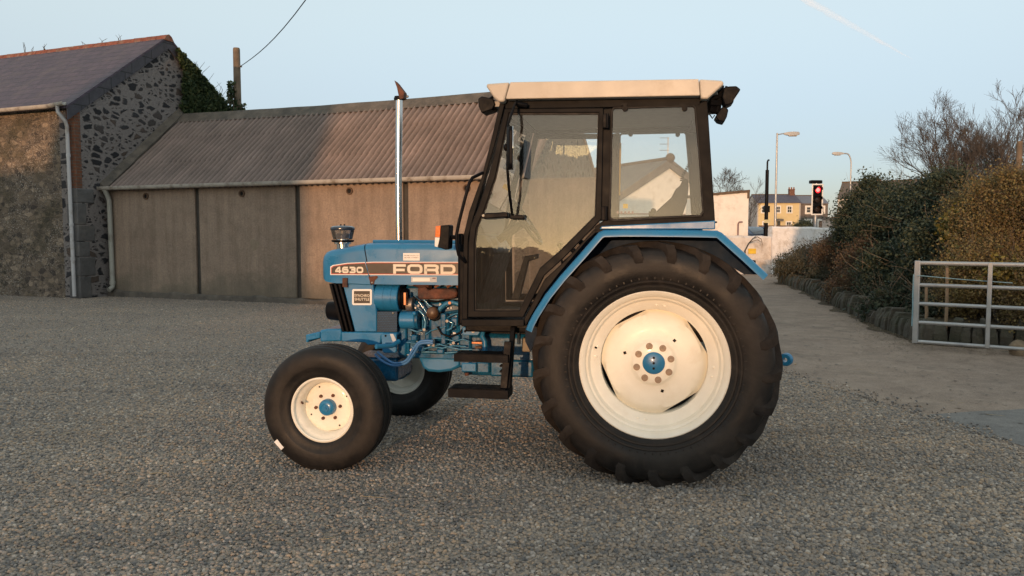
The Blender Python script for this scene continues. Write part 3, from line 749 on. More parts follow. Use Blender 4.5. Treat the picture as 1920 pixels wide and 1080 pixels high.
def aerial(name, label, base, h, n=5, rz=0.0, w_=.5):
    o = empty(name, base, rz, label, 'aerial'); m = MB().tube([(0, 0, 0), (0, 0, h)], .022, 6)
    m.build('mast', m_steel, o)
    for i in range(n):
        z = h - .02 - i * h * .3 if n <= 3 else h - .05
        e = MB().tube([(-w_, 0, z), (.06, 0, z)], .014, 5) if n <= 3 else MB().tube([(-.5 + i * .2, -.28, z), (-.5 + i * .2, .28, z)], .01, 4)
        e.build('element', m_steel, o)
    if n > 3: MB().tube([(-.6, 0, h - .05), (.5, 0, h - .05)], .015, 5).build('boom', m_steel, o)

# white gabled house seen through the cab
wp = W(1254, 300, 40)
wh = empty('white_house', (wp.x, 40, 0), R(-65), 'white rendered house with grey roof, its gable seen through the tractor cab', 'house')
hw, HH = 4.5, wp.z
MB().loft([[(x, -hw, -.5), (x, hw, -.5), (x, hw, 2.4), (x, 0, HH - .12), (x, -hw, 2.4)] for x in (-11, 0)]).build('wall', m_wwall, wh, smooth=0)
for s_ in (-1, 1):
    MB().loft([[(x, s_ * (hw + .25), 2.33), (x, 0, HH - .08), (x, 0, HH + .06), (x, s_ * (hw + .25), 2.47)] for x in (-11.2, .15)]).build('roof', m_greyroof, wh, smooth=0)
    MB().loft([[(x, s_ * (hw + .25), 2.1), (x, 0, HH - .4), (x, 0, HH - .06), (x, s_ * (hw + .25), 2.36)] for x in (.02, .12)]).build('bargeboard', m_greyroof, wh, smooth=0)
MB().tube([(-11.2, 0, HH + .05), (.2, 0, HH + .05)], .12, 8).build('ridge', m_coping, wh)
MB().ball((.12, 0, HH + .1), .24, 10).build('finial', m_coping, wh)
MB().box(.005, .04, -4.4, 4.4, 2.5, 2.56).build('wall_cable', m_ink, wh, smooth=0)
chimney(wh, -7.5, 1.6, HH - 2, HH - .1, .7, .5, 1)
aerial('tv_aerial', 'tall television aerial on the peak of the white house gable', (wp.x - .05, 40, HH + .1), 1.02, 3, 0, .42)

# white shed wall right of the tractor cab
sa, sb = W(1318, 364, 33), W(1404, 356, 33)
sh = empty('white_shed', (sa.x, 33, 0), 0, 'small white shed with sloping brown topped wall right of the cab', 'shed')
ws = sb.x - sa.x
MB().loft([[(0, y, -.3), (ws, y, -.3), (ws, y, sb.z - .08), (0, y, sa.z - .1)] for y in (0, 3.2)]).build('wall', m_wwall, sh, smooth=0)
n = 16; rg = []
for i in range(n + 1):
    x = -.02 + (ws + .06) * i / n; z = sa.z + (sb.z - sa.z) * i / n + .03 * noise.noise(Vector((i * .9, 0, 0)))
    rg.append([(x, -.05, z - .1), (x, -.05, z), (x, 3.25, z + .1), (x, 3.25, z - .05)])
MB().loft(rg).build('roof', m_coping, sh, smooth=0)
MB().box(ws - .06, ws + .03, -.06, 0, sb.z - .35, sb.z - .02).build('bracket', m_coping, sh, smooth=0)
px_ = W(1383, 440, 33).x - sa.x
MB().tube([(px_, -.05, .9), (px_, -.05, 1.95), (px_ + .04, -.05, 2.02), (px_ + .18, -.05, 2.03)], .035, 8).build('vent_pipe', m_ink, sh)

# low whitewashed yard wall
def rough_wall(name, label, p0, p1, tops, th, m, seed, n=40):
    o = empty(name, (p0[0], p0[1], 0), math.atan2(p1[1] - p0[1], p1[0] - p0[0]), label, 'wall')
    Ln = math.hypot(p1[0] - p0[0], p1[1] - p0[1]); rg = []
    for i in range(n + 1):
        x = Ln * i / n; z = tops[0] + (tops[1] - tops[0]) * i / n + .05 * noise.noise(Vector((x * 1.7, seed, 0))) + .02 * noise.noise(Vector((x * 6, seed, 2)))
        b = .04 * noise.noise(Vector((x, seed, 7)))
        rg.append([(x, b - .03, -.2), (x, b - .02, .5), (x, b, z - .07), (x, b + .06, z), (x, th - .05, z), (x, th, z - .1), (x, th, -.2)])
    MB().loft(rg).build('masonry', m, o, smooth=30); return o
p1_, p2_, p3_ = W(1330, 440, 30.0), W(1446, 445, 30.2), W(1528, 430, 30.6)
rough_wall('yard_wall', 'lower stained pinkish white stretch of yard wall behind the blue mudguard', (p1_.x, 30.0), (p2_.x, 30.2), (1.5, 1.43), .35, m_dirtyw, 3)
rough_wall('yard_wall', 'taller pale lilac white stretch of yard wall left of the traffic light', (p2_.x + .01, 30.1), (p3_.x + 2.6, 30.6), (1.82, 1.72), .4, m_whitew, 9)
ys = W(1411, 471, 29.9); sg = empty('yellow_sign', (ys.x, 29.88, ys.z), 0, 'small plain yellow board on the stained yard wall', 'sign')
MB().box(-.16, .13, 0, .03, -.1, .1).build('board', mat('yellow board', (.75, .5, .04), .5), sg, bevel=.006)
sbx = W(1397, 466, 29.2); sb_ = empty('bare_sapling', (sbx.x, 29.2, 0), 0, 'bent bare sapling arching in front of the stained yard wall', 'sapling')
t_ = MB()
def bent(pxs, r): t_.tube([Vector((W(a, b, 29.2).x - sbx.x, 0, W(a, b, 29.2).z)) for a, b in pxs], r, 5)
bent([(1396, 515), (1397, 470), (1404, 456), (1412, 447), (1420, 444), (1427, 448), (1430, 460)], [.03, .028, .025, .02, .016, .012, .006])
bent([(1404, 456), (1412, 452), (1421, 450), (1427, 454)], [.018, .015, .012, .006])
bent([(1412, 447), (1419, 441), (1424, 441)], [.012, .01, .006])
t_.build('branch', m_bark, sb_)

# ground beyond the wall stands a little higher
MB().box(-20, 260, 31.5, 400, -.6, .55).build('road', m_tar, None, smooth=0)['kind'] = 'structure'
ZB = .55
# yellow terraced house
d = 128; A, B = W(1420, 380, d), W(1500, 380, d); rtop = W(1450, 366, d + 3.5).z
m_yel = mat('yellow render', (.62, .5, .28), .9, 0, .05, 2)
m_yelg = mat('grey gable render', (.42, .4, .38), .9, 0, .06, 2)
m_purpl = mat('blue slate roof', (.085, .08, .11), .7, 0, .15, 2)
yh = empty('yellow_house', (A.x, d, 0), R(-3), 'pale yellow terraced house with dark slate roof across the road', 'house')
gable_house(yh, B.x - A.x, 7, A.z, rtop, m_yel, m_purpl, m_yelg)
pw = 1 / FOC * d
for px in (1428, 1454, 1475): window(yh, (px - 1420) * pw, W(0, 399, d).z, 8.4 * pw, 12 * pw, 0, 1, None, .12)
for px in (1431, 1474): window(yh, (px - 1420) * pw, W(0, 428, d).z, 9 * pw, 12 * pw, 0, 1, None, .12)
do_ = MB().box(37 * pw, 43 * pw, -.06, -.002, ZB, W(0, 415, d).z).build('door', m_pane, yh, smooth=0)
for s_ in (0, 1): MB().loft([[(x, -1.0, W(0, 414, d).z - .05), (x, -.01, W(0, 414, d).z - .05), (x, -.01, W(0, 410, d).z), (x, -1.0, W(0, 411, d).z)] for x in ((34.5 * pw, 40 * pw) if not s_ else (40.02 * pw, 46 * pw))]).build('porch_roof', m_greyroof, yh, smooth=0)
chimney(yh, (1494 - 1420) * pw, 3.5, rtop - .6, W(0, 356, d + 3).z, 9.5 * pw, .9, 3)
# dark stone house joined on its right
A2, B2 = W(1500.2, 380, d), W(1552, 380, d)
m_dst = mat('grey brown stone front', (.13, .11, .1), .95, 0, .2, 2, bump=.03, bscale=4)
m_lslate = mat('light blue slate roof', (.15, .15, .18), .6, 0, .12, 2)
dh = empty('stone_terrace_house', (A2.x, d + .05, 0), R(-3), 'grey brown stone terraced house with white window surrounds joined to yellow one', 'house')
gable_house(dh, B2.x - A2.x, 7, A2.z - .1, rtop - .15, m_dst, m_lslate, m_dst)
for px, py, ww in ((1512, 399, 8), (1536, 399, 8), (1511, 424, 10), (1535, 424, 9)): window(dh, (px - 1500) * pw, W(0, py, d).z, ww * pw, 11 * pw, 0, 0, None, .22)
# white house with brown roof
d2 = 84; C0 = W(1571, 371, d2); q = 1 / FOC * d2
nh = empty('white_gabled_house', (C0.x, d2, 0), R(-32), 'white house with steep brown roof standing behind the dark hedge', 'house')
m_nw = mat('cool white render', (.66, .65, .63), .9, 0, .05, 2); m_br = mat('brown tiled roof', (.125, .1, .085), .9, 0, .12, 3)
gable_house(nh, 9.5, 5.6, C0.z - .1, W(1562, 341, d2).z, m_nw, m_br, m_nw, .12)
window(nh, .9, 3.6, 1.0, 1.1); window(nh, 4.2, 3.6, 1.0, 1.1); window(nh, 1.0, 1.2, 1.2, 1.2)
gw = MB().box(-.05, -.005, 2.4, 2.9, 3.2, 4.4).build('window', m_frameW, nh, smooth=0); MB().box(-.06, -.052, 2.47, 2.83, 3.27, 4.33).build('pane', m_pane, gw, smooth=0)
chimney(nh, 3.4, 2.8, 5.6, W(1617, 333, d2).z - .2, .75, .6, 1)
ae = W(1621, 341, d2 - 1); aerial('tv_aerial', 'television aerial beside the chimney of the white house with brown roof', (ae.x, d2 - .4, ae.z - .5), W(1621, 317, d2).z - ae.z + .5, 6, R(20))
# outbuilding, fence and shrub rows across the road
MB().box(0, 3.4, 0, 3, 0, 1).bm.free()
ob = W(1566, 408, 60); og = empty('grey_outbuilding', (ob.x, 60, ZB - .1), 0, 'low grey outbuilding in front of the white house behind hedge', 'outbuilding')
MB().box(0, 1.7, 0, 2.5, -.3, ob.z - ZB).build('wall', m_yelg, og, smooth=0); MB().box(-.1, 1.8, -.1, 2.6, ob.z - ZB + .003, ob.z - ZB + .12).build('roof', m_greyroof, og, smooth=0)
rb = W(1563, 432, 45); rg_ = empty('red_bin', (rb.x, 45, ZB), 0, 'red wheeled bin beyond the yard wall beside the dark hedge', 'bin')
MB().loft([[(-.3 * k, -.3 * k, z), (.3 * k, -.3 * k, z), (.3 * k, .3 * k, z), (-.3 * k, .3 * k, z)] for k, z in ((.75, .12), (1, 1.0))]).build('body', mat('red plastic', (.3, .05, .035), .5), rg_, bevel=.02)
MB().box(-.33, .33, -.36, .33, 1.002, 1.07).build('lid', mat('red plastic', (.3, .05, .035), .5), rg_, bevel=.02)
for s_ in (-1, 1): MB().cyl((s_ * .24, .3, .12), (s_ * .32, .3, .12), .12, 12).build('wheel', m_black, rg_)

# parked cars beyond the wall
def car(label, x, y, rz, col):
    o = empty('parked_car', (x, y, ZB), rz, label, 'car', 'blue cars parked beyond the yard wall')
    pm = mat('car paint', col, .3, 0, .08, 2, coat=.6)
    sec = lambda yy, k: [(-1.95, yy * .9, .32), (1.95, yy * .9, .32), (2.0, yy * k, .62), (1.9, yy * k, .82), (1.0, yy * k, .95), (-1.35, yy * k, .98), (-1.95, yy * k, .92), (-2.0, yy * k, .5)]
    MB().loft([sec(-.82, .96), sec(-.84, 1), sec(.84, 1), sec(.82, .96)]).build('body', pm, o, bevel=.05)
    cb = MB().loft([[(-1.5, -.76, .965), (1.05, -.76, .955), (.35, -.62, 1.42), (-1.05, -.62, 1.44)], [(-1.5, .76, .965), (1.05, .76, .955), (.35, .62, 1.42), (-1.05, .62, 1.44)]]).build('cabin', pm, o, bevel=.05)
    for yy in (-1, 1): MB().loft([[(-1.25, yy * (.735 + e), 1.0), (.78, yy * (.735 + e), 1.0), (.3, yy * (.635 + e), 1.34), (-.98, yy * (.635 + e), 1.34)] for e in (.0, .02)]).build('side_window', m_pane, cb)
    for zx, zx2 in ((1.05, .36), (-1.5, -1.06)): MB().loft([[(zx + s_ * .02, -.66, .99), (zx + s_ * .02, .66, .99), (zx2 + s_ * .06, .55, 1.38), (zx2 + s_ * .06, -.55, 1.38)] for s_ in ((0, 1) if zx > 0 else (0, -1))]).build('windscreen' if zx > 0 else 'rear_window', m_pane, cb)
    for sx in (-1.2, 1.25):
        for sy in (-1, 1):
            wl = MB().lathe([(.0, -.1), (.2, -.1), (.3, -.1), (.32, -.06), (.32, .06), (.3, .1), (0, .1)], 18, Matrix.Translation((sx, sy * .76, .31))).build('wheel', m_black, o)
            MB().lathe([(0, -.015), (.17, -.012), (.19, .0), (0, .004)], 14, Matrix.Translation((sx, sy * .87, .31))).build('hubcap', m_steel, wl)
    for sy in (-.6, .6): MB().ball((1.97, sy, .7), .12, 10, (.4, 1.2, .8)).build('headlight', m_lens, o)
    return o
for px, y, rz, lb in ((1404, 47, R(-62), 'blue car nearest the white shed, half hidden by its wall'), (1424, 49, R(-70), 'blue car parked between the white shed and the black post'), (1442, 48, R(-66), 'blue car parked right beside the black post')):
    car(lb, W(px, 435, y).x, y, rz, (.06, .11, .21))

# lamps, post and traffic light
m_galv = mat('galvanised steel', (.42, .43, .44), .45, .6, .08, 6, col2=(.32, .33, .35), amt=.3)
m_lampg = mat('lamp housing', (.4, .4, .4), .4, 0, .05, 8)
def lamp(label, px, pyt, d, arm, curved):
    b, t = W(px, 440, d), W(px, pyt, d); h = t.z
    o = empty('street_lamp', (b.x, d, 0), 0, label, 'street lamp', 'street lamps')
    s_ = 1 if arm > 0 else -1
    MB().tube([(0, 0, ZB - .3), (0, 0, 1.8)], .1, 12).build('base', m_galv, o)
    m = MB()
    if curved: m.tube([(0, 0, 1.8), (0, 0, h - .9)] + [(arm * .55 * (1 - cos(a)), 0, h - .9 + .9 * sin(a)) for a in (.3, .6, .9, 1.2, 1.5)] + [(arm, 0, h + .02)], .055, 10)
    else:
        m.tube([(0, 0, 1.8), (0, 0, h + .05)], [.075, .055], 10); m.tube([(0, 0, h - .05), (arm, 0, h + .04)], .035, 8)
    m.build('column', m_galv, o)
    hd = MB().loft([[(arm + s_ * x, -.13 * k, h - .02 - .1 * k2), (arm + s_ * x, .13 * k, h - .02 - .1 * k2), (arm + s_ * x, .1 * k, h + .02 + .1 * k), (arm + s_ * x, -.1 * k, h + .02 + .1 * k)] for x, k, k2 in ((-.08, .4, .3), (.15, .9, .7), (.5, 1.15, 1.0), (.8, 1, .6), (.9, .5, .3))]).build('lamp_head', m_lampg, o, bevel=.01)
    MB().loft([[(arm + s_ * x, -.1, h - .09), (arm + s_ * x, .1, h - .09), (arm + s_ * x, .07, h - .16), (arm + s_ * x, -.07, h - .16)] for x in (.22, .72)]).build('lens', m_lens, hd, bevel=.02)
lamp('tall straight street lamp with its arm pointing right, beside the yellow house', 1453, 251, 50, .5, False)
lamp('shorter curved street lamp with its arm pointing left, above dark hedge', 1592, 288, 66, -.7, True)
bp = W(1436, 440, 44); bt = W(1437, 300, 44)
po = empty('black_post', (bp.x, 44, 0), 0, 'tall black camera post with thin top beside the yellow house', 'post')
MB().tube([(0, 0, ZB - .2), (0, 0, 1.9), (0, 0, 1.92), (0, 0, bt.z - .55)], [.13, .13, .105, .095], 14).build('shaft', m_black, po)
MB().tube([(0, 0, bt.z - .55), (0, 0, bt.z - .12), (.03, 0, bt.z - .02), (.1, 0, bt.z)], .05, 8).build('top_arm', m_black, po)
MB().box(-.14, .16, -.13, .13, W(0, 398, 44).z, W(0, 386, 44).z).build('junction_box', m_black, po, bevel=.02)
MB().box(-.17, .17, -.2, -.176, W(0, 418, 44).z, W(0, 412, 44).z).build('notice', mat('notice', (.55, .5, .3), .6), po, smooth=0)
td = 33.5; tc_ = W(1532, 374, td); tk = td / FOC
tl = empty('traffic_light', (tc_.x, td, 0), R(4), 'traffic light with white edged black board showing red', 'traffic light')
MB().tube([(0, .12, -.2), (0, .12, W(0, 342, td).z)], .057, 14).build('pole', m_galv, tl)
zc = tc_.z; hb, wb_ = 29 * tk, 11 * tk
MB().ring([(-wb_, zc - hb), (wb_, zc - hb), (wb_, zc + hb), (-wb_, zc + hb)], [(-wb_ + .055, zc - hb + .055), (wb_ - .055, zc - hb + .055), (wb_ - .055, zc + hb - .055), (-wb_ + .055, zc + hb - .055)], -.03, .0).build('board_edge', m_white, tl, bevel=.008)
MB().box(-wb_ + .054, wb_ - .054, -.02, .0, zc - hb + .054, zc + hb - .054).build('backing_board', m_black, tl, smooth=0)
rl = NT('red signal lamp'); rl.set(Base_Color=(.5, .02, .02, 1), Emission_Color=(1, .012, .03, 1), Emission_Strength=.55)
r2 = NT('red signal lamp core'); r2.set(Base_Color=(.5, .1, .1, 1), Emission_Color=(1, .42, .36, 1), Emission_Strength=.36)
m_off = mat('unlit lens', (.03, .02, .018), .2)
for i, (dz, nm) in enumerate(((.4, 'red_lamp'), (0, 'amber_lamp'), (-.4, 'green_lamp'))):
    hs = MB().lathe([(.155, -.02), (.155, -.1), (.14, -.1), (.135, -.03)], 20, Matrix.Translation((0, 0, zc + dz)), close=True).build('lamp_housing', m_black, tl)
    MB().lathe([(0, -.055), (.09, -.045), (.135, -.03), (0, -.025)], 20, Matrix.Translation((0, 0, zc + dz))).build(nm, rl.m if i == 0 else m_off, hs)
    if i == 0: MB().lathe([(0, -.075), (.06, -.068), (.085, -.05), (0, -.045)], 16, Matrix.Translation((.005, 0, zc + dz))).build('lamp_core', r2.m, hs)
    vz = MB(); rg = []
    for k in range(11):
        a = pi * k / 10; rg.append([(.15 * cos(a), -.1, zc + dz + .15 * sin(a)), (.15 * cos(a), -.3 + .1 * (1 - sin(a)), zc + dz + .15 * sin(a)), (.143 * cos(a), -.3 + .1 * (1 - sin(a)), zc + dz + .143 * sin(a)), (.143 * cos(a), -.1, zc + dz + .143 * sin(a))])
    vz.loft(rg).build('visor', m_black, hs)
MB().box(-.25, .25, .05, .3, zc + hb + .02, zc + hb + .16).build('side_signal_head', m_black, tl, bevel=.03)
for px, y, nm, lb in ((1482, 100, 'garden_wall', 'low brown garden wall in front of the yellow house'),):
    gwl = empty(nm, (W(px - 58, 430, y).x, y, ZB), 0, lb, 'wall'); MB().box(0, 6.2, 0, .3, -.2, W(0, 424, y).z - ZB).build('brickwork', m_brickc, gwl, smooth=0); MB().box(-.03, 6.23, -.04, .34, W(0, 424, y).z - ZB + .002, W(0, 424, y).z - ZB + .09).build('coping', m_coping, gwl, smooth=0)
fx = W(1535, 430, 78); fz = W(0, 415, 78).z
ff = empty('board_fence', (fx.x, 78, ZB), 0, 'dark board fence right of the traffic light pole', 'fence')
f_ = MB()
for i in range(14): f_.box(i * .16, i * .16 + .14, 0, .03, 0, fz - ZB + random.uniform(-.04, .04))
f_.build('boards', m_bark, ff, smooth=0)
MB().box(-.05, 2.4, .03, .08, .35, .45).build('rail', m_bark, ff, smooth=0)

# ================================================================ planting
m_dark = leaf_mat('dark evergreen leaves', [(.017, .028, .024), (.034, .051, .035), (.058, .075, .046), (.1, .11, .065)])
m_olive = leaf_mat('olive brown leaves', [(.07, .055, .02), (.13, .11, .03), (.2, .17, .045), (.32, .27, .06)])
m_gold = leaf_mat('russet hedge leaves', [(.1, .068, .038), (.165, .115, .055), (.22, .168, .07), (.3, .25, .1)])
m_brown = leaf_mat('brown heath leaves', [(.07, .042, .032), (.115, .07, .048), (.145, .1, .06), (.165, .14, .085)])
m_sage = leaf_mat('grey green leaves', [(.035, .04, .026), (.07, .075, .05), (.11, .105, .075), (.17, .145, .1)])
def at(px, py, Y): v = W(px, py, Y); return v
m_dtw = mat('dead grey twig', (.2, .155, .115), .9, 0, .2, 8)
# retaining wall of upright stones along the drive
base_px = [(1462, 529), (1500, 541), (1560, 569), (1620, 597), (1680, 624), (1730, 641), (1830, 648), (1970, 655)]
bpts = [G(a, b) for a, b in base_px]
rwl = empty('retaining_wall', bpts[3], 0, 'low mossy retaining wall of upright stones edging the drive', 'wall')
m_rws = mat('mossy wall stone', (.075, .066, .052), .95, 0, .35, 5, col2=(.035, .04, .024), amt=.6, scale2=2.5, bump=.03, bscale=12)
rm_ = MB(); rnd = random.Random(17)
for a, b in zip(bpts, bpts[1:]):
    L_ = (b - a).length; t_ = 0; dr = (b - a).normalized(); nr = Vector((dr.y, -dr.x, 0))
    if nr.x > 0: nr = -nr
    ang = math.atan2(dr.y, dr.x)
    while t_ < L_:
        wd = rnd.uniform(.07, .22); hh = rnd.uniform(.2, .38); p = a + dr * (t_ + wd / 2) - bpts[3]
        M_ = Matrix.Translation(p) @ Matrix.Rotation(ang + rnd.uniform(-.15, .15), 4, 'Z') @ Matrix.Rotation(rnd.uniform(-.14, .14), 4, 'Y') @ Matrix.Rotation(rnd.uniform(-.1, .1), 4, 'X')
        k = wd / 2 * .97; y0_, y1_ = (-.06 + rnd.uniform(-.03, .03), .2)
        rm_.loft([[M_ @ Vector((-k * s1, y0_ * s2, z)), M_ @ Vector((k * s1, y0_ * s2, z)), M_ @ Vector((k * s1, y1_, z)), M_ @ Vector((-k * s1, y1_, z))] for z, s1, s2 in ((-.1, 1, 1.3), (hh * .55, rnd.uniform(.9, 1.05), 1), (hh, rnd.uniform(.6, .9), .2))])
        t_ += wd
rm_.build('stones', m_rws, rwl, smooth=0, bevel=.015)
# earth bank behind it
bk = []
for p in bpts: bk.append((p + Vector((.12, .08, .22))).to_tuple())
off = [(p + Vector((2.6, 2.0, .5))).to_tuple() for p in bpts]
vs_ = bk + off; nn = len(bk)
pydata('bank', vs_, [(i, i + 1, nn + i + 1, nn + i) for i in range(nn - 1)], m_verge, None)['kind'] = 'structure'
# litter strip at its foot
vl_ = []
for a, b in zip(bpts, bpts[1:]):
    k = max(2, int((b - a).length / .12))
    for i in range(k):
        p = a.lerp(b, i / k); n1 = noise.noise(Vector((p.x * 1.3, p.y * 1.3, 0)))
        vl_.append((p.x - .22 - .3 * n1, p.y - .14 - .25 * n1))
sheet('verge', vl_ + [(p.x + .1, p.y + .1) for p in bpts[::-1]], .001, m_verge, rough=.03, seed=8)
rnd = random.Random(91); lp = []
for i in range(5200):
    q = rnd.random() * (len(bpts) - 1); k = int(q); p = bpts[k].lerp(bpts[k + 1], q - k); d = abs(rnd.gauss(0, .45))
    lp.append(Vector((p.x - d, p.y - d * .75 + rnd.gauss(0, .05), .006)))
vs_, fs_ = [], []
for p in lp:
    a = rnd.uniform(0, 6.28); s_ = rnd.uniform(.006, .022); u = Vector((cos(a), sin(a), rnd.uniform(-.2, .2))) * s_; w_ = Vector((-sin(a), cos(a), rnd.uniform(-.3, .3))) * s_ * rnd.uniform(.15, .6); k = len(vs_)
    vs_ += [tuple(p - u), tuple(p + w_), tuple(p + u), tuple(p - w_)]; fs_.append((k, k + 1, k + 2, k + 3))
tag(pydata('leaf_litter', vs_, fs_, leaf_mat('dry litter', [(.05, .035, .02), (.11, .075, .045), (.2, .15, .09), (.3, .24, .15)], 0)), 'dry leaf litter along the foot of the retaining wall', kind='stuff')
vs_, fs_ = [], []
for i in range(9000):
    y = rnd.uniform(4, 17); x = rnd.uniform(2, 8)
    if inside((x, y), GRAV): continue
    a = rnd.gauss(2.6, .5); s_ = abs(rnd.gauss(0, .012)) + .003; u = Vector((cos(a), sin(a), 0)) * s_; w_ = Vector((-sin(a), cos(a), rnd.uniform(-.2, .2))) * s_ * rnd.uniform(.2, .5); k = len(vs_); p = Vector((x, y, .004))
    vs_ += [tuple(p - u), tuple(p + w_), tuple(p + u), tuple(p - w_)]; fs_.append((k, k + 1, k + 2, k + 3))
tag(pydata('drive_debris', vs_, fs_, leaf_mat('dark bits', [(.05, .045, .04), (.09, .075, .06), (.14, .12, .1), (.22, .19, .16)], 0)), 'scattered dark crumbs and grit on the earth drive', kind='stuff')

def blob(px, py, Y, rx, rz_, ry, base, per=90, ncl=None, cr=.28):
    v = W(px, py, Y); k = Y / FOC
    return ((v.x - base[0], Y - base[1], v.z), (rx * k, ry, rz_ * k), ncl or int(18 + rx * rz_ / 60), per, cr)
b = (W(1700, 440, 17).x, 17.0, 0)
shrub('evergreen_hedge', 'big dark evergreen bush behind the stone edging left of gate', 'hedge', b,
      [blob(1640, 426, 20, 50, 80, 1.1, b, 560, 105, .34), blob(1690, 432, 18, 60, 76, 1.2, b, 560, 110, .34), blob(1758, 414, 16.5, 58, 76, 1.1, b, 560, 115, .32), blob(1700, 525, 15.5, 75, 62, .8, b, 420, 90, .28), blob(1760, 510, 13.8, 50, 85, .8, b, 420, 95, .28)],
      .034, m_dark, 31, twigs=420, twig_len=.7, twig_r=.006, tmat=m_dtw)
b = (W(1850, 440, 12.5).x, 12.5, 0)
shrub('russet_hedge', 'tall russet and olive hedge behind the galvanised gate', 'hedge', b,
      [blob(1858, 425, 13.2, 58, 84, .8, b, 700, 100, .28), blob(1910, 415, 12.2, 75, 80, .9, b, 700, 120, .28), blob(1990, 410, 11.4, 60, 90, .9, b, 500, 70, .28), blob(1860, 540, 11.6, 85, 85, .55, b, 520, 110, .24), blob(1960, 560, 10.6, 60, 80, .5, b, 400, 60, .24)],
      .02, m_gold, 32, twigs=3200, twig_len=.5, twig_r=.0032)
b = (W(1800, 440, 12.3).x, 12.3, 0)
shrub('yellow_leaved_bush', 'yellowish green leafy bush between the dark and russet hedges', 'bush', b,
      [blob(1808, 445, 12.9, 24, 48, .35, b, 150, 24, .2), blob(1812, 505, 12.3, 24, 40, .3, b, 110, 16, .2), blob(1890, 520, 11.0, 30, 22, .25, b, 80, 14, .2)],
      .05, m_olive, 33, twigs=90, twig_len=.4)
b = (W(1560, 470, 22).x, 22, 0)
shrub('purple_brown_bush', 'rounded purple brown bush left of the dark evergreen', 'bush', b, [blob(1570, 482, 22, 34, 34, .8, b, 600, 70, .28)], .026, m_brown, 34, twigs=260, twig_len=.4, twig_r=.004)
b = (W(1635, 480, 18).x, 18, 0)
shrub('heath_bush', 'brown and green heath bush spilling toward the stone edging', 'bush', b, [blob(1638, 496, 18, 48, 46, .8, b, 560, 85, .26), blob(1600, 548, 17.2, 42, 30, .5, b, 400, 50, .2)], .023, m_brown, 35, twigs=300, twig_len=.45, twig_r=.004)
b = (W(1510, 490, 24).x, 24, 0)
shrub('sprawling_bush', 'loose grey green bush sprawling in front of yard wall', 'bush', b, [blob(1532, 492, 24.5, 34, 30, .8, b, 300, 52, .28), blob(1492, 504, 24, 32, 20, .7, b, 220, 40, .26), blob(1556, 524, 21.5, 36, 24, .5, b, 260, 36, .23)], .032, m_sage, 36, twigs=420, twig_len=.6, twig_r=.0045)
b = (W(1690, 560, 14).x, 14, 0)
shrub('low_brushwood', 'tangled low brushwood over the stone edging beside the gate', 'bush', b, [blob(1690, 580, 13.6, 60, 34, .35, b, 110, 50, .22), blob(1775, 590, 12, 55, 40, .3, b, 120, 40, .2)], .04, m_dark, 37, twigs=420, twig_len=.55, twig_r=.0035, tmat=m_dtw)
b = (W(1520, 430, 72).x, 72, 0)
shrub('roadside_shrub', 'dark clipped shrub behind the traffic light pole', 'bush', b, [blob(1506, 428, 72, 14, 7, 1, b, 160, 30, .5)], .09, m_dark, 38)

bare_tree('small bare tree standing apart above the dark hedge', (W(1757, 400, 20).x, 20, .3), 4.35, 3, .62, 4, .05, (10, 8, 7, 5), (.0, 0), .3, 'bare trees behind the hedges', .004)
bare_tree('broad bare tree with a forked crown above the russet hedge', (W(1848, 400, 21).x, 21, .3), 4.7, 12, .8, 4, .1, (13, 9, 7, 6), (-.02, 0), .25, 'bare trees behind the hedges', .004)
bare_tree('thick trunked bare tree at the right edge above russet hedge', (W(1893, 400, 19).x, 19, .3), 4.6, 8, .8, 4, .13, (13, 9, 7, 6), (.02, 0), .28, 'bare trees behind the hedges', .004)
bare_tree('slanting bare tree between the forked and thick trunked ones', (W(1885, 400, 23).x, 23, .3), 4.9, 15, .75, 4, .09, (12, 8, 7, 5), (-.1, 0), .25, 'bare trees behind the hedges', .0045)
bare_tree('rounded bare tree far behind the white shed', (W(1338, 430, 70).x, 70, .5), 6.6, 23, .95, 4, .13, (10, 7, 6, 4), (0, 0), .15, None, .012)
bare_tree('thin bare tree far behind right corner of white shed', (W(1414, 430, 95).x, 95, .5), 7.5, 25, .7, 3, .1, (9, 6, 5), (0, 0), .2, None, .016)
pp = W(1912, 265, 17.5)
wp_ = empty('timber_post', (pp.x, 17.5, 0), 0, 'pale timber post rising among the bare trees at right', 'post'); MB().tube([(0, 0, -.1), (0, 0, pp.z)], [.075, .06], 14).build('shaft', m_wood, wp_)

# ================================================================ field gate
ga, gb = G(1722, 655), None
gl = 3.0; gang = math.atan2(9.55 - 10.35, 6.2 - 5.3)
top, bot = W(1721, 490, 10.4), W(1721, 642, 10.4)
gt_ = empty('field_gate', (top.x, 10.4, 0), R(-36), 'galvanised five bar field gate standing open beside the hedge', 'gate')
MB().box(-.035, .035, -.03, .03, bot.z - .01, top.z + .01).build('end_post', m_galv, gt_, bevel=.008)
zs = [W(1726, y_, 10.4).z for y_ in (493, 534, 569, 604, 640)]
for i, z in enumerate(zs): MB().cyl((.035, 0, z), (2.97, 0, z), .024 if i else .027, 14).build('rail', m_galv, gt_)
def gx(px):
    Ax = Vector((cos(R(-36)), sin(R(-36)), 0)); d_ = ray(px, 560)
    n_ = Vector((-sin(R(-36)), cos(R(-36)), 0)); p = CAM + d_ * ((Vector((top.x, 10.4, 0)) - CAM).dot(n_) / d_.dot(n_)); return (p - Vector((top.x, 10.4, 0))).dot(Ax)
xm = gx(1855)
MB().box(xm - .025, xm + .025, -.034, -.0, zs[-1] - .02, zs[0] + .02).build('stile', m_galv, gt_, bevel=.005)
MB().box(2.95, 3.02, -.03, .03, bot.z - .01, top.z + .01).build('end_post', m_galv, gt_, bevel=.008)
m_twine = mat('blue twine', (.22, .36, .42), .8)
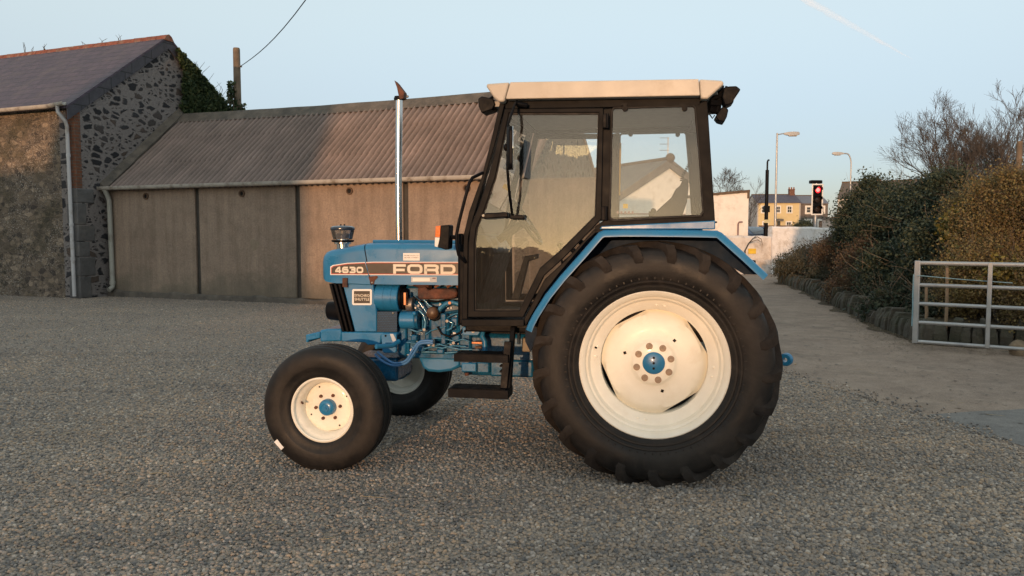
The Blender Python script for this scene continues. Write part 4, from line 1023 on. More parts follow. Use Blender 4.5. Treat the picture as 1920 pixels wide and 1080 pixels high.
MB().tube([(.0, -.04, zs[0] - .17), (.04, -.04, zs[0] - .165), (.5, .0, zs[0] - .2), (1.05, .25, zs[0] - .24)], .006, 5).build('twine', m_twine, gt_)
MB().tube([(-.04, -.02, zs[0] - .15), (-.042, -.03, zs[0] - .4), (-.037, -.035, zs[1] - .3), (-.04, -.03, zs[2] - .3)], .009, 5).build('twine', m_twine, gt_)
for px, pt, pb_, y in ((1777, 497, 590, 10.9), (1738, 537, 568, 11.2)):
    a, c = W(px, pt, y), W(px, pb_, y)
    s_ = empty('timber_stake', (a.x, y, 0), 0, 'taller split timber stake behind the gate' if px > 1750 else 'short pale timber stake behind the gate end post', 'stake')
    MB().tube([(0, 0, 0), (.01, 0, a.z * .5), (-.005, .01, a.z)], [.022, .024, .02], 7).build('stake', mat('split timber', (.24, .17, .11), .9, 0, .3, 12), s_, smooth=0)
bo = G(1912, 665); bq = empty('boulder', bo, 0, 'pale brown boulder at foot of the gate bank', 'boulder')
m_ = MB(); bmesh.ops.create_icosphere(m_.bm, subdivisions=3, radius=.13)
for v in m_.bm.verts: v.co = v.co * (1 + .35 * noise.noise(v.co * 6)) + Vector((0, 0, .06))
m_.build('stone', mat('brown boulder', (.24, .18, .12), .95, 0, .25, 8, bump=.02, bscale=14), bq, smooth=60)

# contrail high in the sky
ca, cb_ = W(1490, -12, 5200), W(1712, 112, 5200)
t = NT('vapour'); v = t.coords()
tr = t.n('BsdfTransparent', {}); df = t.n('BsdfDiffuse', {'Color': (.9, .85, .82, 1)})
den = t.math('MULTIPLY', t.ramp(t.noise(v, .006, 5), [(.3, (.3, .3, .3)), (.7, (1, 1, 1))]), .13)
lw = t.n('LayerWeight', {'Blend': .4}).outputs['Facing']
den = t.math('MULTIPLY', den, t.math('SUBTRACT', 1, lw))
mx = t.n('MixShader', {0: den, 1: tr.outputs[0], 2: df.outputs[0]}); t.t.links.new(mx.outputs[0], t.out.inputs[0])
n = 24
co = MB().tube([ca.lerp(cb_, i / n) + Vector((0, 0, 8 * noise.noise(Vector((i * .6, 0, 0))))) for i in range(n + 1)], [max(1, 24 * (1 - (i / n) ** 2.5) * (1 + .3 * noise.noise(Vector((i * .8, 4, 0))))) for i in range(n + 1)], 14)
tag(co.build('contrail', t.m), 'faint white vapour trail across the pale evening sky', 'vapour trail', kind='stuff')

# ================================================================ unseen shade casters added behind the photographer, sized to shape the yard's shade
sa_ = empty('shade_barn', (-14.2, -12, 0), 0, 'unseen stone barn behind the photographer, sized to shade the left of the yard', 'barn')
MB().loft([[(x, 0, -.3), (x, -9, -.3), (x, -9, 5.4), (x, -4.5, 8.4), (x, 0, 5.4)] for x in (-4.6, 0)]).build('wall', m_rubble, sa_, smooth=0)
for s_ in (0, 1): MB().loft([[(x, .3 if not s_ else -9.3, 5.23), (x, -4.5, 8.42), (x, -4.5, 8.52), (x, .3 if not s_ else -9.3, 5.33)] for x in (-4.6, .1)]).build('roof', m_slate, sa_, smooth=0)  # roof slopes of the added shade barn
MB().box(-30, -4.6, -9, 0, -.3, 5.15).build('shade_lean_to', m_rubble, sa_, smooth=0)
rnd = random.Random(77); hp = []
for i in range(42000):
    x = rnd.uniform(-60, 60); h = 3.7 + 1.5 * min(1, max(0, (x + 15.5) / 3)) + 1.05 * min(1, max(0, (-17.3 - x) / 2.5)) + .4 * noise.noise(Vector((x * .1, 0, 0))) + .2 * noise.noise(Vector((x * .5, 4, 0)))  # added hedge, height stepped along its length to set where shade falls
    hp.append(Vector((x, -55 + rnd.gauss(0, .8), h * rnd.random() ** .6)))
a_, b_ = leaf_quads(rnd, hp, .34, 1.2)
hb_m = MB(); rg = []  # solid core added inside the hedge to block sky between the leaves
for i in range(61):
    x = -60 + 2 * i; h = 3.0 + 1.3 * min(1, max(0, (x + 15.5) / 3)) + .9 * min(1, max(0, (-17.3 - x) / 2.5))
    rg.append([(x, -56.2, -.1), (x, -55.5, h), (x, -54.6, h), (x, -53.9, -.1)])
hb_m.loft(rg).build('hedge_blocker', m_verge, None, smooth=0)['kind'] = 'structure'
tag(pydata('shade_hedgerow', [tuple(v) for v in a_], b_, m_dark), 'unseen hedgerow added behind the photographer to shade the yard', 'hedgerow', kind='stuff')

rnd = random.Random(55); sm = MB()
for i in range(60):
    x, y = rnd.uniform(-3.5, 4), rnd.uniform(3.2, 9); a = rnd.uniform(0, 6.28); l = rnd.uniform(.04, .16)
    p = Vector((x, y, .016)); d = Vector((cos(a), sin(a), 0)); q = Vector((-d.y, d.x, 0)) * rnd.gauss(0, .15)
    sm.tube([p - d * l / 2, p + q * l + Vector((0, 0, rnd.uniform(0, .006))), p + d * l / 2], .0014, 4)
tag(sm.build('straw', mat('straw', (.42, .34, .2), .8), smooth=0), 'stray bits of pale straw on the gravel', kind='stuff')
# ================================================================ tractor (x to the rear, y away from the camera side, z up)
TY = R(-10); TO = Vector((.984, 5.446, 0))
UX = Vector((cos(TY), sin(TY), 0)); UY = Vector((-sin(TY), cos(TY), 0))
tr_ = empty('tractor', TO, TY, 'blue two wheel drive farm tractor with cream wheels and glazed cab parked on gravel', 'tractor')
def T(px, py, v):
    p = hit(px, py, TO + UY * v, UY) - TO; return p.dot(UX), p.z
def TP(px, py, v): u, z = T(px, py, v); return Vector((u, v, z))
def tp(pxs, v): return [T(a, b, v) for a, b in pxs]
LEAN = .035
def lean(c): c = c.copy(); c.y -= (1 if c.y > 0 else -1) * LEAN * (c.z - 1.4) if abs(c.y) > .45 else 0; return c

# ---- rear wheels
def rot_y(M, k): return M
RR = .735
m_nut = mat('brown zinc nut', (.24, .19, .15), .5, .3, .2, 30)
def rear_wheel(sign):
    cu, cz = 0.0, .728
    v0 = sign * .685
    Mf = Matrix.Translation((cu, v0, cz)) @ (Matrix.Identity(4) if sign < 0 else Matrix.Rotation(pi, 4, 'Z'))
    rim = MB().lathe([(.425, -.15), (.437, -.158), (.446, -.152), (.446, -.142), (.44, -.13), (.425, -.128), (.418, -.118), (.414, -.1), (.402, -.094), (.398, -.078), (.394, -.062), (.362, -.05), (.336, -.028), (.334, .06), (.37, .075), (.4, .1), (.42, .13), (.44, .15), (.43, .155), (.39, .11), (.36, .085), (.322, .06), (.322, -.03), (.348, -.058), (.38, -.07), (.386, -.085), (.392, -.104), (.404, -.11), (.407, -.128), (.414, -.14)], 72, Mf, close=True)
    rimo = rim.build('rear_wheel', m_cream, tr_, smooth=35)
    flats = [R(a) for a in (32, 118, 204, 303)]
    def fr(r, a):
        if r < .295: return r
        for f in flats:
            d = (a - f + pi) % (2 * pi) - pi
            if abs(d) < R(22): return r * (cos(R(22)) / cos(d)) * 1.0
        return r
    disc = MB().lathe([(.06, -.062), (.118, -.062), (.128, -.055), (.135, -.042), (.15, -.034), (.2, -.03), (.255, -.022), (.29, -.006), (.304, .014), (.322, .03), (.315, .036), (.285, .01), (.2, -.014), (.06, -.03)], 120, Mf, close=True, fr=fr)
    disco = disc.build('wheel_disc', m_cream, rimo, smooth=40)
    hub = MB().lathe([(0, -.074), (.058, -.074), (.067, -.068), (.067, -.02), (0, -.02)], 36, Mf).build('hub', m_blue, rimo)
    hh = MB()
    for dz in (-.031, .001, .033): hh.cyl(Mf @ Vector((0, -.0755, dz)), Mf @ Vector((0, -.07, dz)), .0075, 12)
    hh.build('hub_hole', m_black, hub)
    for k in range(8):
        a = R(15 + 45 * k); c = (.105 * cos(a), .105 * sin(a))
        wn = MB()
        wn.cyl(Mf @ Vector((c[0], -.067, c[1])), Mf @ Vector((c[0], -.06, c[1])), .0205, 18)
        wn.cyl(Mf @ Vector((c[0], -.078, c[1])), Mf @ Vector((c[0], -.066, c[1])), .0145, 6)
        wn.cyl(Mf @ Vector((c[0], -.089, c[1])), Mf @ Vector((c[0], -.077, c[1])), .007, 10)
        wn.build('wheel_nut', m_nut, disco)
    for a in (163, 48, -73):
        a = R(a); c = (.182 * cos(a), .182 * sin(a)); s = .0085
        MB().box(-s, s, -.003, .004, -s, s, Mf @ Matrix.Translation((c[0], -.0315, c[1])) @ Matrix.Rotation(a, 4, 'Y')).build('square_hole', m_black, disco, smooth=0)
    for a in (-12, -3, 165, 175, 255, 263, 80, 88):
        a = R(a); MB().ball(Mf @ Vector((.352 * cos(a), -.057, .352 * sin(a))), .011, 10, (1, .6, 1)).build('rivet', m_cream, rimo)
    # tyre
    tm = MB()
    prof = [(.432, .13), (.438, .15), (.452, .162), (.466, .172), (.47, .18), (.478, .182), (.482, .178), (.492, .184), (.496, .19), (.504, .192), (.508, .189), (.53, .204), (.575, .211), (.61, .209), (.645, .203), (.672, .19), (.69, .165), (.7, .1), (.704, 0)]
    full = [(r, -y) for r, y in prof] + [(r, y) for r, y in prof[::-1][1:]]
    tm.lathe(full, 96, Mf)
    N = 21; nf0 = len(tm.bm.faces)
    for side in (-1, 1):
        for k in range(N):
            th = 2 * pi * k / N + (pi / N if side > 0 else 0)
            P = [((-.012, RR), (-.012, .685), 0, .02, .028), ((.07, RR), (.07, .68), .14, .021, .032), ((.15, RR - .003), (.145, .675), .27, .023, .036), ((.196, RR - .016), (.178, .655), .34, .025, .036), ((.21, RR - .05), (.19, .635), .365, .025, .038), ((.2145, RR - .082), (.2, .63), .375, .023, .034), ((.2115, RR - .118), (.205, .605), .378, .014, .028)]
            rg = []
            for (vt, rt_), (vb, rb_), da, wt_, wb_ in P:
                a = th - da * 1.0
                q = []
                for vv, rr_, w_ in ((vb, rb_, -wb_), (vt, rt_, -wt_), (vt, rt_, wt_), (vb, rb_, wb_)):
                    aa = a + w_ / rr_; q.append(Mf @ Vector((rr_ * cos(aa), side * vv, rr_ * sin(aa))))
                rg.append(q)
            tm.loft(rg)
    for f in list(tm.bm.faces)[nf0:]: f.material_index = 1
    for k in range(72):
        a = 2 * pi * k / 72
        for sd in (-1, 1): tm.box(.514, .526, sd * .2 - .0018, sd * .2 + .0018, -.0035, .0035, Mf @ Matrix.Rotation(a, 4, 'Y'))
    tyre = tm.build('tyre', [m_tyre, m_lug], rimo, smooth=38, bevel=.0)
    vl = MB().tube([Mf @ Vector((.37 * cos(2.9), -.05, .37 * sin(2.9))), Mf @ Vector((.355 * cos(2.9), -.075, .355 * sin(2.9)))], .006, 8).build('valve', m_black, rimo)
    return rimo
rear_wheel(-1); rear_wheel(1)

# ---- front wheels
fo = T(611, 880, -.855); FU = fo[0] + .01
def front_wheel(sign, first=None):
    v0 = -.80 if sign < 0 else .745
    Mf = Matrix.Translation((FU - (.01 if sign < 0 else 0), v0, .394)) @ (Matrix.Identity(4) if sign < 0 else Matrix.Rotation(pi, 4, 'Z'))
    rim = MB().lathe([(.193, -.098), (.2, -.104), (.209, -.1), (.21, -.09), (.204, -.08), (.2, -.066), (.19, -.058), (.18, -.05), (.172, -.03), (.168, .03), (.18, .06), (.2, .075), (.21, .1), (.2, .1), (.19, .07), (.172, .058), (.16, .03), (.163, -.03), (.17, -.046), (.182, -.062), (.191, -.07), (.195, -.084)], 64, Mf, close=True).build('front_wheel', m_cream, tr_, smooth=35)
    def fr(r, a):
        if r < .13: return r
        d = (a - R(-75) + pi) % (2 * pi) - pi
        n_ = 1 - (.05 if abs(d) < R(14) else 0) - (.03 if abs((a - R(165) + pi) % (2 * pi) - pi) < R(22) else 0)
        return r * n_
    disc = MB().lathe([(.05, .004), (.075, .002), (.1, .0), (.13, .002), (.16, .008), (.168, .016), (.16, .02), (.1, .012), (.05, .014)], 90, Mf, close=True, fr=fr).build('wheel_disc', m_cream, rim, smooth=40)
    hub = MB().lathe([(0, -.052), (.02, -.052), (.024, -.046), (.042, -.044), (.05, -.036), (.053, -.026), (.053, .01), (0, .01)], 36, Mf).build('hub', m_blue, rim)
    MB().cyl(Mf @ Vector((.0, -.058, .0)), Mf @ Vector((0, -.05, 0)), .011, 6).build('hub_bolt', m_blue, hub)
    for k in range(6):
        a = R(60 * k + 5); c = (.083 * cos(a), .083 * sin(a))
        MB().cyl(Mf @ Vector((c[0], -.012, c[1])), Mf @ Vector((c[0], .003, c[1])), .011, 6).build('wheel_nut', m_rust, disc)
    for a, r in ((115, .14), (30, .145), (205, .13), (-58, .14)):
        a = R(a); MB().cyl(Mf @ Vector((r * cos(a), -.0, r * sin(a))), Mf @ Vector((r * cos(a), .006, r * sin(a))), .0055, 8).build('disc_hole', m_black, disc)
    MB().tube([Mf @ Vector((.172 * cos(2.95), -.035, .172 * sin(2.95))), Mf @ Vector((.148 * cos(2.95), -.06, .148 * sin(2.95)))], [.008, .006], 8).build('valve', m_rust, rim)
    prof = [(.204, .09), (.21, .103), (.222, .112), (.236, .116), (.262, .121), (.272, .128), (.28, .13), (.31, .134), (.34, .131), (.366, .122), (.384, .108), (.394, .098), (.398, .09), (.401, .076), (.386, .07), (.384, .058), (.403, .051), (.405, .03), (.406, .018), (.386, .012), (.385, 0)]
    full = [(r, -y) for r, y in prof] + [(r, y) for r, y in prof[::-1][1:]]
    ty = MB().lathe(full, 88, Mf).build('tyre', m_tyre, rim, smooth=35)
    if sign < 0:
        M2 = Mf @ Matrix.Rotation(-R(218), 4, 'Y') if False else Mf
        a = R(219); c = Vector((.36 * cos(a), -.1265, .36 * sin(a)))
        MB().box(-.034, .034, -.004, .002, -.014, .014, Mf @ Matrix.Translation(c) @ Matrix.Rotation(R(46), 4, 'Y') @ Matrix.Rotation(R(-16), 4, 'X')).build('paper_tag', m_white, ty, smooth=0)
    return rim
front_wheel(-1); front_wheel(1)

# ---- bonnet
HV = .31
def hood_ring(pxt, pyt, pyb, hw_, rc, shear=0.0, n=5):
    u, zt = T(pxt, pyt, -HV); zb = T(pxt, pyb, -HV)[1]; zm = (zt + zb) / 2
    pts_ = [(-hw_, zb), (-hw_, zb + (zt - rc - zb) * .5)]
    for i in range(n + 1): a = pi - (pi / 2) * i / n; pts_.append((-hw_ + rc + rc * cos(a), zt - rc + rc * sin(a)))
    pts_ += [(-hw_ * .3, zt + .012), (hw_ * .3, zt + .012)]
    for i in range(n + 1): a = pi / 2 - (pi / 2) * i / n; pts_.append((hw_ - rc + rc * cos(a), zt - rc + rc * sin(a)))
    pts_ += [(hw_, zb + (zt - rc - zb) * .5), (hw_, zb)]
    return [(u + shear * (zm - z), y, z) for y, z in pts_]
hf = [hood_ring(597.5, 492, 507, .2, .02), hood_ring(599, 485, 517, .25, .035), hood_ring(602.5, 478, 523, .278, .045), hood_ring(608, 472.5, 527.5, .296, .05), hood_ring(616.5, 469.3, 529.5, .306, .05), hood_ring(630, 467, 531, HV, .05), hood_ring(655, 463, 531.5, HV, .045, .08), hood_ring(687.3, 458, 533, HV, .045, .17)]
MB().loft(hf).build('bonnet_nose', m_blue, tr_, smooth=50)
hr = [hood_ring(689.3, 457.6, 533, HV, .045, .17), hood_ring(700, 456.6, 533, HV, .045, .1), hood_ring(730, 456.5, 533.5, HV, .045), hood_ring(800, 457, 534, HV, .045), hood_ring(872, 458.5, 535, HV, .045)]
bon = MB().loft(hr).build('bonnet', m_blue, tr_, smooth=50)
MB().tube([TP(700, 456, -.2) + Vector((0, 0, .012)), TP(868, 457, -.2) + Vector((0, 0, .012))], .012, 6).build('bonnet_rib', m_blue, bon)
gap = MB().loft([[(p[0] + .0005, p[1] * .985, p[2] - .006) for p in hf[-1]], [(p[0] - .0005, p[1] * .985, p[2] - .006) for p in hr[0]]]).build('bonnet_gap', m_black, bon, smooth=0)
# decals: thin plates on the bonnet flank
def plate(name, pxs, lift, m, parent, th=.0012, v=-HV):
    return MB().prism(tp(pxs, v), v - lift - th, v - lift + .0004).build(name, m, parent, smooth=0)
sA = [(619.5, 515.5), (619.5, 500), (624, 497), (650, 493), (684.5, 491.3), (690.5, 515.8)]
sB = [(686.5, 491.3), (700, 490.8), (871, 491), (871, 516.3), (692.5, 515.8)]
def inset(pxs, l, r, t_, b_): 
    ys = [p[1] for p in pxs]; mid = (min(ys) + max(ys)) / 2; xs = [p[0] for p in pxs]; mx_ = (min(xs) + max(xs)) / 2
    return [(p[0] + (l if p[0] < mx_ else -r), p[1] + (t_ if p[1] < mid + 1 else -b_)) for p in pxs]
for k, s_ in enumerate((sA, sB)):
    L_, R__ = (1.6, 0) if k == 0 else (0, 0)
    plate('stripe_border', s_, .001, m_white, bon)
    plate('stripe_red', inset(s_, L_, R__, 1.3, 1.4), .0018, m_red, bon)
    plate('stripe', inset(s_, L_ * 1.8, R__, 2.6, 2.8), .0026, m_decal, bon)
# lettering drawn as flat strokes
GL = {
 'F': (1.18, [[(.14, 0), (.14, .86), (1.18, .86)], [(.14, .4), (1.08, .4)]], 0),
 'O': (1.42, [[(.36, .14), (1.06, .14), (1.24, .24), (1.28, .36), (1.28, .64), (1.24, .76), (1.06, .86), (.36, .86), (.18, .76), (.14, .64), (.14, .36), (.18, .24)]], 1),
 'R': (1.36, [[(.14, 0), (.14, .86), (1.04, .86), (1.2, .78), (1.22, .62), (1.18, .52), (1.0, .42), (.14, .42)], [(1.0, .42), (1.17, .34), (1.21, .2), (1.22, 0)]], 0),
 'D': (1.38, [[(.14, .14), (1.0, .14), (1.18, .24), (1.24, .38), (1.24, .62), (1.18, .76), (1.0, .86), (.14, .86)]], 1),
 '4': (1.22, [[(1.22, .28), (.2, .28), (.2, .36), (.72, .88)], [(.88, 0), (.88, 1)]], 0),
 '6': (1.22, [[(1.1, .86), (.36, .86), (.18, .74), (.14, .6), (.14, .32), (.22, .16), (.36, .13), (.86, .13), (1.04, .2), (1.08, .34), (1.04, .5), (.86, .54), (.2, .54)]], 0),
 '3': (1.2, [[(.06, .86), (.86, .86), (1.02, .78), (1.04, .66), (.96, .54), (.36, .52)], [(.8, .52), (1.02, .44), (1.06, .3), (1.0, .18), (.84, .13), (.06, .13)]], 0),
 '0': (1.26, [[(.36, .14), (.9, .14), (1.08, .24), (1.12, .36), (1.12, .64), (1.08, .76), (.9, .86), (.36, .86), (.18, .76), (.14, .64), (.14, .36), (.18, .24)]], 1)}
def letters(word, px0, px1, pyt, pyb, lift, name, m, parent, v=-HV, t_=.13, gap_=.13):
    tot = sum(GL[c][0] for c in word) + gap_ * (len(word) - 1); (u0, z0), (u1, z1) = T(px0, pyb, v), T(px1, pyt, v)
    su = (u1 - u0) / tot; sz = T(px0, pyt, v)[1] - z0; x = 0
    for c in word:
        wd, strokes, cl = GL[c]; mb = MB(); q = 0
        for s_ in strokes:
            n = len(s_); P = [Vector(p) for p in s_]; Lf, Rt = [], []
            for i in range(n):
                d1 = (P[i] - P[i - 1]).normalized() if (i or cl) else None; d2 = (P[(i + 1) % n] - P[i]).normalized() if (i < n - 1 or cl) else None
                d1 = d1 or d2; d2 = d2 or d1; t = (d1 + d2).normalized(); nrm = Vector((-t.y, t.x)); k = t_ / max(.35, nrm.dot(Vector((-d1.y, d1.x))))
                Lf.append(P[i] + nrm * k); Rt.append(P[i] - nrm * k)
            y0_ = v - lift - q * .0004; q += 1
            f = lambda p: (u0 + (x + p.x) * su, z0 + p.y * sz)
            rg = [[(f(a)[0], y0_ - .001, f(a)[1]), (f(b)[0], y0_ - .001, f(b)[1]), (f(b)[0], y0_ + .0004, f(b)[1]), (f(a)[0], y0_ + .0004, f(a)[1])] for a, b in zip(Lf, Rt)]
            mb.loft(rg, wrap=bool(cl), caps=not cl)
        mb.build(name, m, parent, smooth=0); x += wd + gap_
m_letter = mat('cream lettering', (.74, .66, .55), .5, 0, .03, 5)
letters('FORD', 737.5, 854.5, 495, 513.3, .0042, 'letter', m_letter, bon)
letters('4630', 628.5, 681.5, 499.8, 511.8, .0042, 'letter', m_letter, bon, t_=.14)
def words(name, s, px0, px1, py, v, lift, m, parent, hpx):
    cu = bpy.data.curves.new(name, 'FONT'); cu.body = s; cu.size = 1; cu.offset = .012
    o = bpy.data.objects.new(name, cu); COL.objects.link(o); bpy.context.view_layer.update()
    me = bpy.data.meshes.new_from_object(o.evaluated_get(bpy.context.evaluated_depsgraph_get())); bpy.data.objects.remove(o); bpy.data.curves.remove(cu)
    xs = [q.co.x for q in me.vertices]; ys = [q.co.y for q in me.vertices]; (u0, z0), (u1, z1) = T(px0, py + hpx / 2, v), T(px1, py - hpx / 2, v)
    z1 = T(px0, py - hpx / 2, v)[1]
    for q in me.vertices:
        x, y = q.co.x, q.co.y
        q.co = (u0 + (x - min(xs)) / (max(xs) - min(xs)) * (u1 - u0), v - lift, z0 + (y - min(ys)) / (max(ys) - min(ys)) * (z1 - z0))
    me.flip_normals() if me.polygons and me.polygons[0].normal.y > 0 else None
    return mesh_obj(name, me, m, parent, 0, 0)
st1 = plate('paper_sticker', [(756, 474.5), (787, 474.5), (787, 488.5), (756, 488.5)], .001, m_white, bon)
words('sticker_text', 'PROMOULDS LTD', 758, 785, 479, -HV, .0026, m_ink, st1, 2.2)
words('sticker_text', 'SILVER STREET', 758, 785, 483, -HV, .0026, m_ink, st1, 2.2)
st2 = plate('label_plate', [(771, 519), (819, 519), (819, 529), (771, 529)], .001, mat('grey label', (.45, .47, .5), .5), bon)
plate('label_window', [(774, 521.5), (806, 521.5), (806, 527), (774, 527)], .002, m_white, st2)
plate('label_mark', [(811, 520.5), (817, 520.5), (817, 523), (811, 523)], .002, m_ink, st2)
ct = MB().prism(tp([(691, 519), (707, 517), (709, 520), (703, 526), (701, 533), (696, 533)], -HV), -HV - .004, -HV).build('catch', m_rust, bon, smooth=0)
MB().ball(TP(697.5, 530, -HV - .004), .008, 10, (1, .6, 1)).build('catch_bolt', m_steel, ct)
MB().prism(tp([(643, 521), (652.5, 521), (652.5, 539), (643, 538)], -HV), -HV - .012, -HV - .0).build('rubber_catch', m_rust, tr_, bevel=.002)
# pre cleaner on the bonnet
pc = TP(643, 462, -.02); pk = 1 / FOC * (pc + Vector((0, 5.5, 0))).y
Mp = Matrix.Translation((pc.x, pc.y, pc.z)) @ Matrix.Rotation(pi / 2, 4, 'X')
zp = lambda py: T(643, py, -.02)[1] - pc.z
Lz = lambda prof, name, m, par, n=28: MB().lathe([(r, zp(y)) for r, y in prof], n, Mp).build(name, m, par)
sl0 = MB().lathe([(0, -.05), (.045, -.05), (.045, zp(458)), (.062, zp(457)), (.062, zp(453)), (.05, zp(452)), (.048, zp(448)), (0, zp(448))], 28, Mp).build('air_precleaner', m_chrome, tr_)
Lz([(.0, 454), (.075, 454), (.082, 452), (.082, 450), (0, 450)], 'base_collar', m_black, sl0)
Lz([(.0, 449.5), (.068, 449), (.072, 446), (.078, 440), (.084, 433), (.0845, 430), (.083, 430), (.082, 433), (.076, 440), (.068, 447), (0, 448)], 'clear_bowl', m_clear, sl0, 32)
Lz([(0, 448), (.03, 446), (.022, 430), (0, 430)], 'inner_stem', m_steel, sl0)
Lz([(0, 447.5), (.066, 447), (.055, 440), (.04, 438), (0, 437)], 'dust_vanes', mat('dark vanes', (.05, .07, .11), .4), sl0)
Lz([(0, 432), (.087, 431.5), (.09, 429), (.086, 426), (.07, 424), (.03, 423), (0, 423)], 'cap', mat('dark blue cap', (.012, .022, .045), .3, coat=.6), sl0, 32)
MB().tube([(pc.x - .014, pc.y, pc.z + zp(423.5)), (pc.x - .014, pc.y, pc.z + zp(420.5))], .006, 8).tube([(pc.x + .014, pc.y, pc.z + zp(423.5)), (pc.x + .014, pc.y, pc.z + zp(420.5))], .006, 8).build('wing_nut', m_black, sl0)
# exhaust
e0, e1 = TP(748.5, 461, -.12), TP(748.5, 184, -.12)
ex = MB().tube([e0 - Vector((0, 0, .03)), e0 + Vector((0, 0, .5)), e1], .0235, 28).build('exhaust_pipe', m_chrome, tr_, smooth=60)
MB().tube([e1 - Vector((0, 0, .014)), e1 + Vector((0, 0, .012))], .033, 24).tube([e1 + Vector((-.036, 0, -.004)), e1 + Vector((.036, 0, .0))], .011, 8).build('exhaust_clamp', m_black, ex)
fl_ = MB().loft([[(TP(a, b, 0).x, y, TP(a, b, 0).z) for a, b in ((752, 158), (757, 163), (770, 180), (769, 191), (762, 193), (759, 182), (757, 172))] for y in (-.155, -.085)])
fl_.build('rain_flap', m_rust, ex, bevel=.003)
MB().ball(TP(764, 181, -.16), .01, 8).build('flap_hinge', m_steel, ex)

# ---- nose: grille, side panel, front weight frame
gq = [(617, 532), (642, 532), (665.5, 621.5), (641, 621.5)]
gb_ = MB().prism(tp(gq, -.27), -.27, .27).build('grille', m_black, tr_, smooth=0)
for i in range(3):
    a = 617 + 2 + i * 8.2; off_ = 23.5
    MB().prism(tp([(a, 532), (a + 4.6, 532), (a + 4.6 + off_, 621.3), (a + off_, 621.3)], -.285), -.3, -.268).build('grille_slat', m_black, gb_, bevel=.004)
sp2 = MB().prism(tp([(643, 531), (701, 533), (701, 536), (707, 584), (707, 622), (666.5, 622)], -.29), -.3, -.25).build('side_panel', m_blue, tr_, bevel=.006)
hl = MB(); hc = TP(628, 584, -.2); 
hl.tube([TP(616.5, 582, -.16), TP(618.5, 582, -.16), TP(642, 584, -.16)], [.062, .066, .07], 24)
hl.build('headlamp_housing', m_black, tr_, smooth=60)
bd = MB().prism(tp([(662.5, 542), (695.5, 542), (697.5, 544), (697.5, 570), (695.5, 572), (662.5, 572), (660.5, 570), (660.5, 544)], -.3), -.3035, -.2995).build('badge', m_white, sp2, smooth=0)
MB().prism(tp([(664.5, 545.5), (693.5, 545.5), (694, 546), (694, 568), (693.5, 568.5), (664.5, 568.5), (664, 568), (664, 546)], -.3), -.3046, -.3030).build('badge_field', m_decal, bd, smooth=0)
words('badge_text', 'SYNCHRO', 665, 693.3, 553.8, -.3, .0052, m_letter, bd, 5)
words('badge_text', 'SHUTTLE', 665.5, 693, 560.8, -.3, .0052, m_letter, bd, 5)
AF = lambda a, b: Vector((TP(a, b, -.3).x, -.21, TP(a, b, -.3).z))
MB().cyl(AF(701, 559), AF(745, 560), .1, 36).build('air_filter', m_blue, tr_, bevel=.006)
for a in (716, 731): MB().cyl(AF(a, 559), AF(a + 2, 559), .1025, 36).build('filter_band', m_blue, tr_)
MB().cyl(AF(745.5, 560), AF(749, 560), .085, 28).cyl(AF(749, 560), AF(757, 560), .075, 24, .06).build('filter_cap', m_black, tr_)
MB().box(*[x for q in ((T(752, 0, -.3)[0], T(757, 0, -.3)[0]), (-.31, -.27), (T(750, 572, -.3)[1], T(750, 548, -.3)[1])) for x in q]).build('filter_clip', m_brass, tr_, bevel=.003)
mesh_m = brick_mat('mesh guard', (.03, .1, .19), (.03, .1, .19), (.01, .03, .06), .012, .012, .003, .002, planes='x', rough=.5)
MB().prism(tp([(706.5, 584), (745, 584), (745, 622), (706.5, 622)], -.28), -.29, -.27).build('mesh_panel', mesh_m, tr_, smooth=0)
MB().ball(TP(737, 587, -.292), .009, 8).build('mesh_bolt', m_steel, tr_)
wf = MB().prism(tp([(600, 619), (612, 617), (640, 617), (640, 640), (600, 641)], -.3), -.3, .3).build('front_casting', m_blue, tr_, bevel=.01)
MB().prism(tp([(573, 628), (600, 622), (600, 634), (578, 638), (578, 642), (573.5, 642)], -.27), -.27, .27).build('bumper_bracket', m_blue, tr_, bevel=.006)
MB().prism(tp([(640.5, 622), (746, 623.5), (746, 629), (716, 630), (714, 646), (690, 647), (685, 642), (640.5, 640)], -.29), -.3, -.2).build('side_rail', m_blue, tr_, bevel=.008)
MB().prism(tp([(720, 624), (745.5, 625), (745.5, 658), (742, 661), (722, 661), (719, 657), (716, 628)], -.3), -.325, -.302).build('mounting_plate', m_blue, tr_, bevel=.006)
MB().ball(TP(723, 629.5, -.326), .008, 8, (1, .5, 1)).build('plate_bolt', m_black, tr_)
MB().prism(tp([(731, 626), (737, 626), (744, 640), (736, 640)], -.327), -.3275, -.325).build('plate_label', mat('pale label', (.45, .5, .55), .5), tr_, smooth=0)
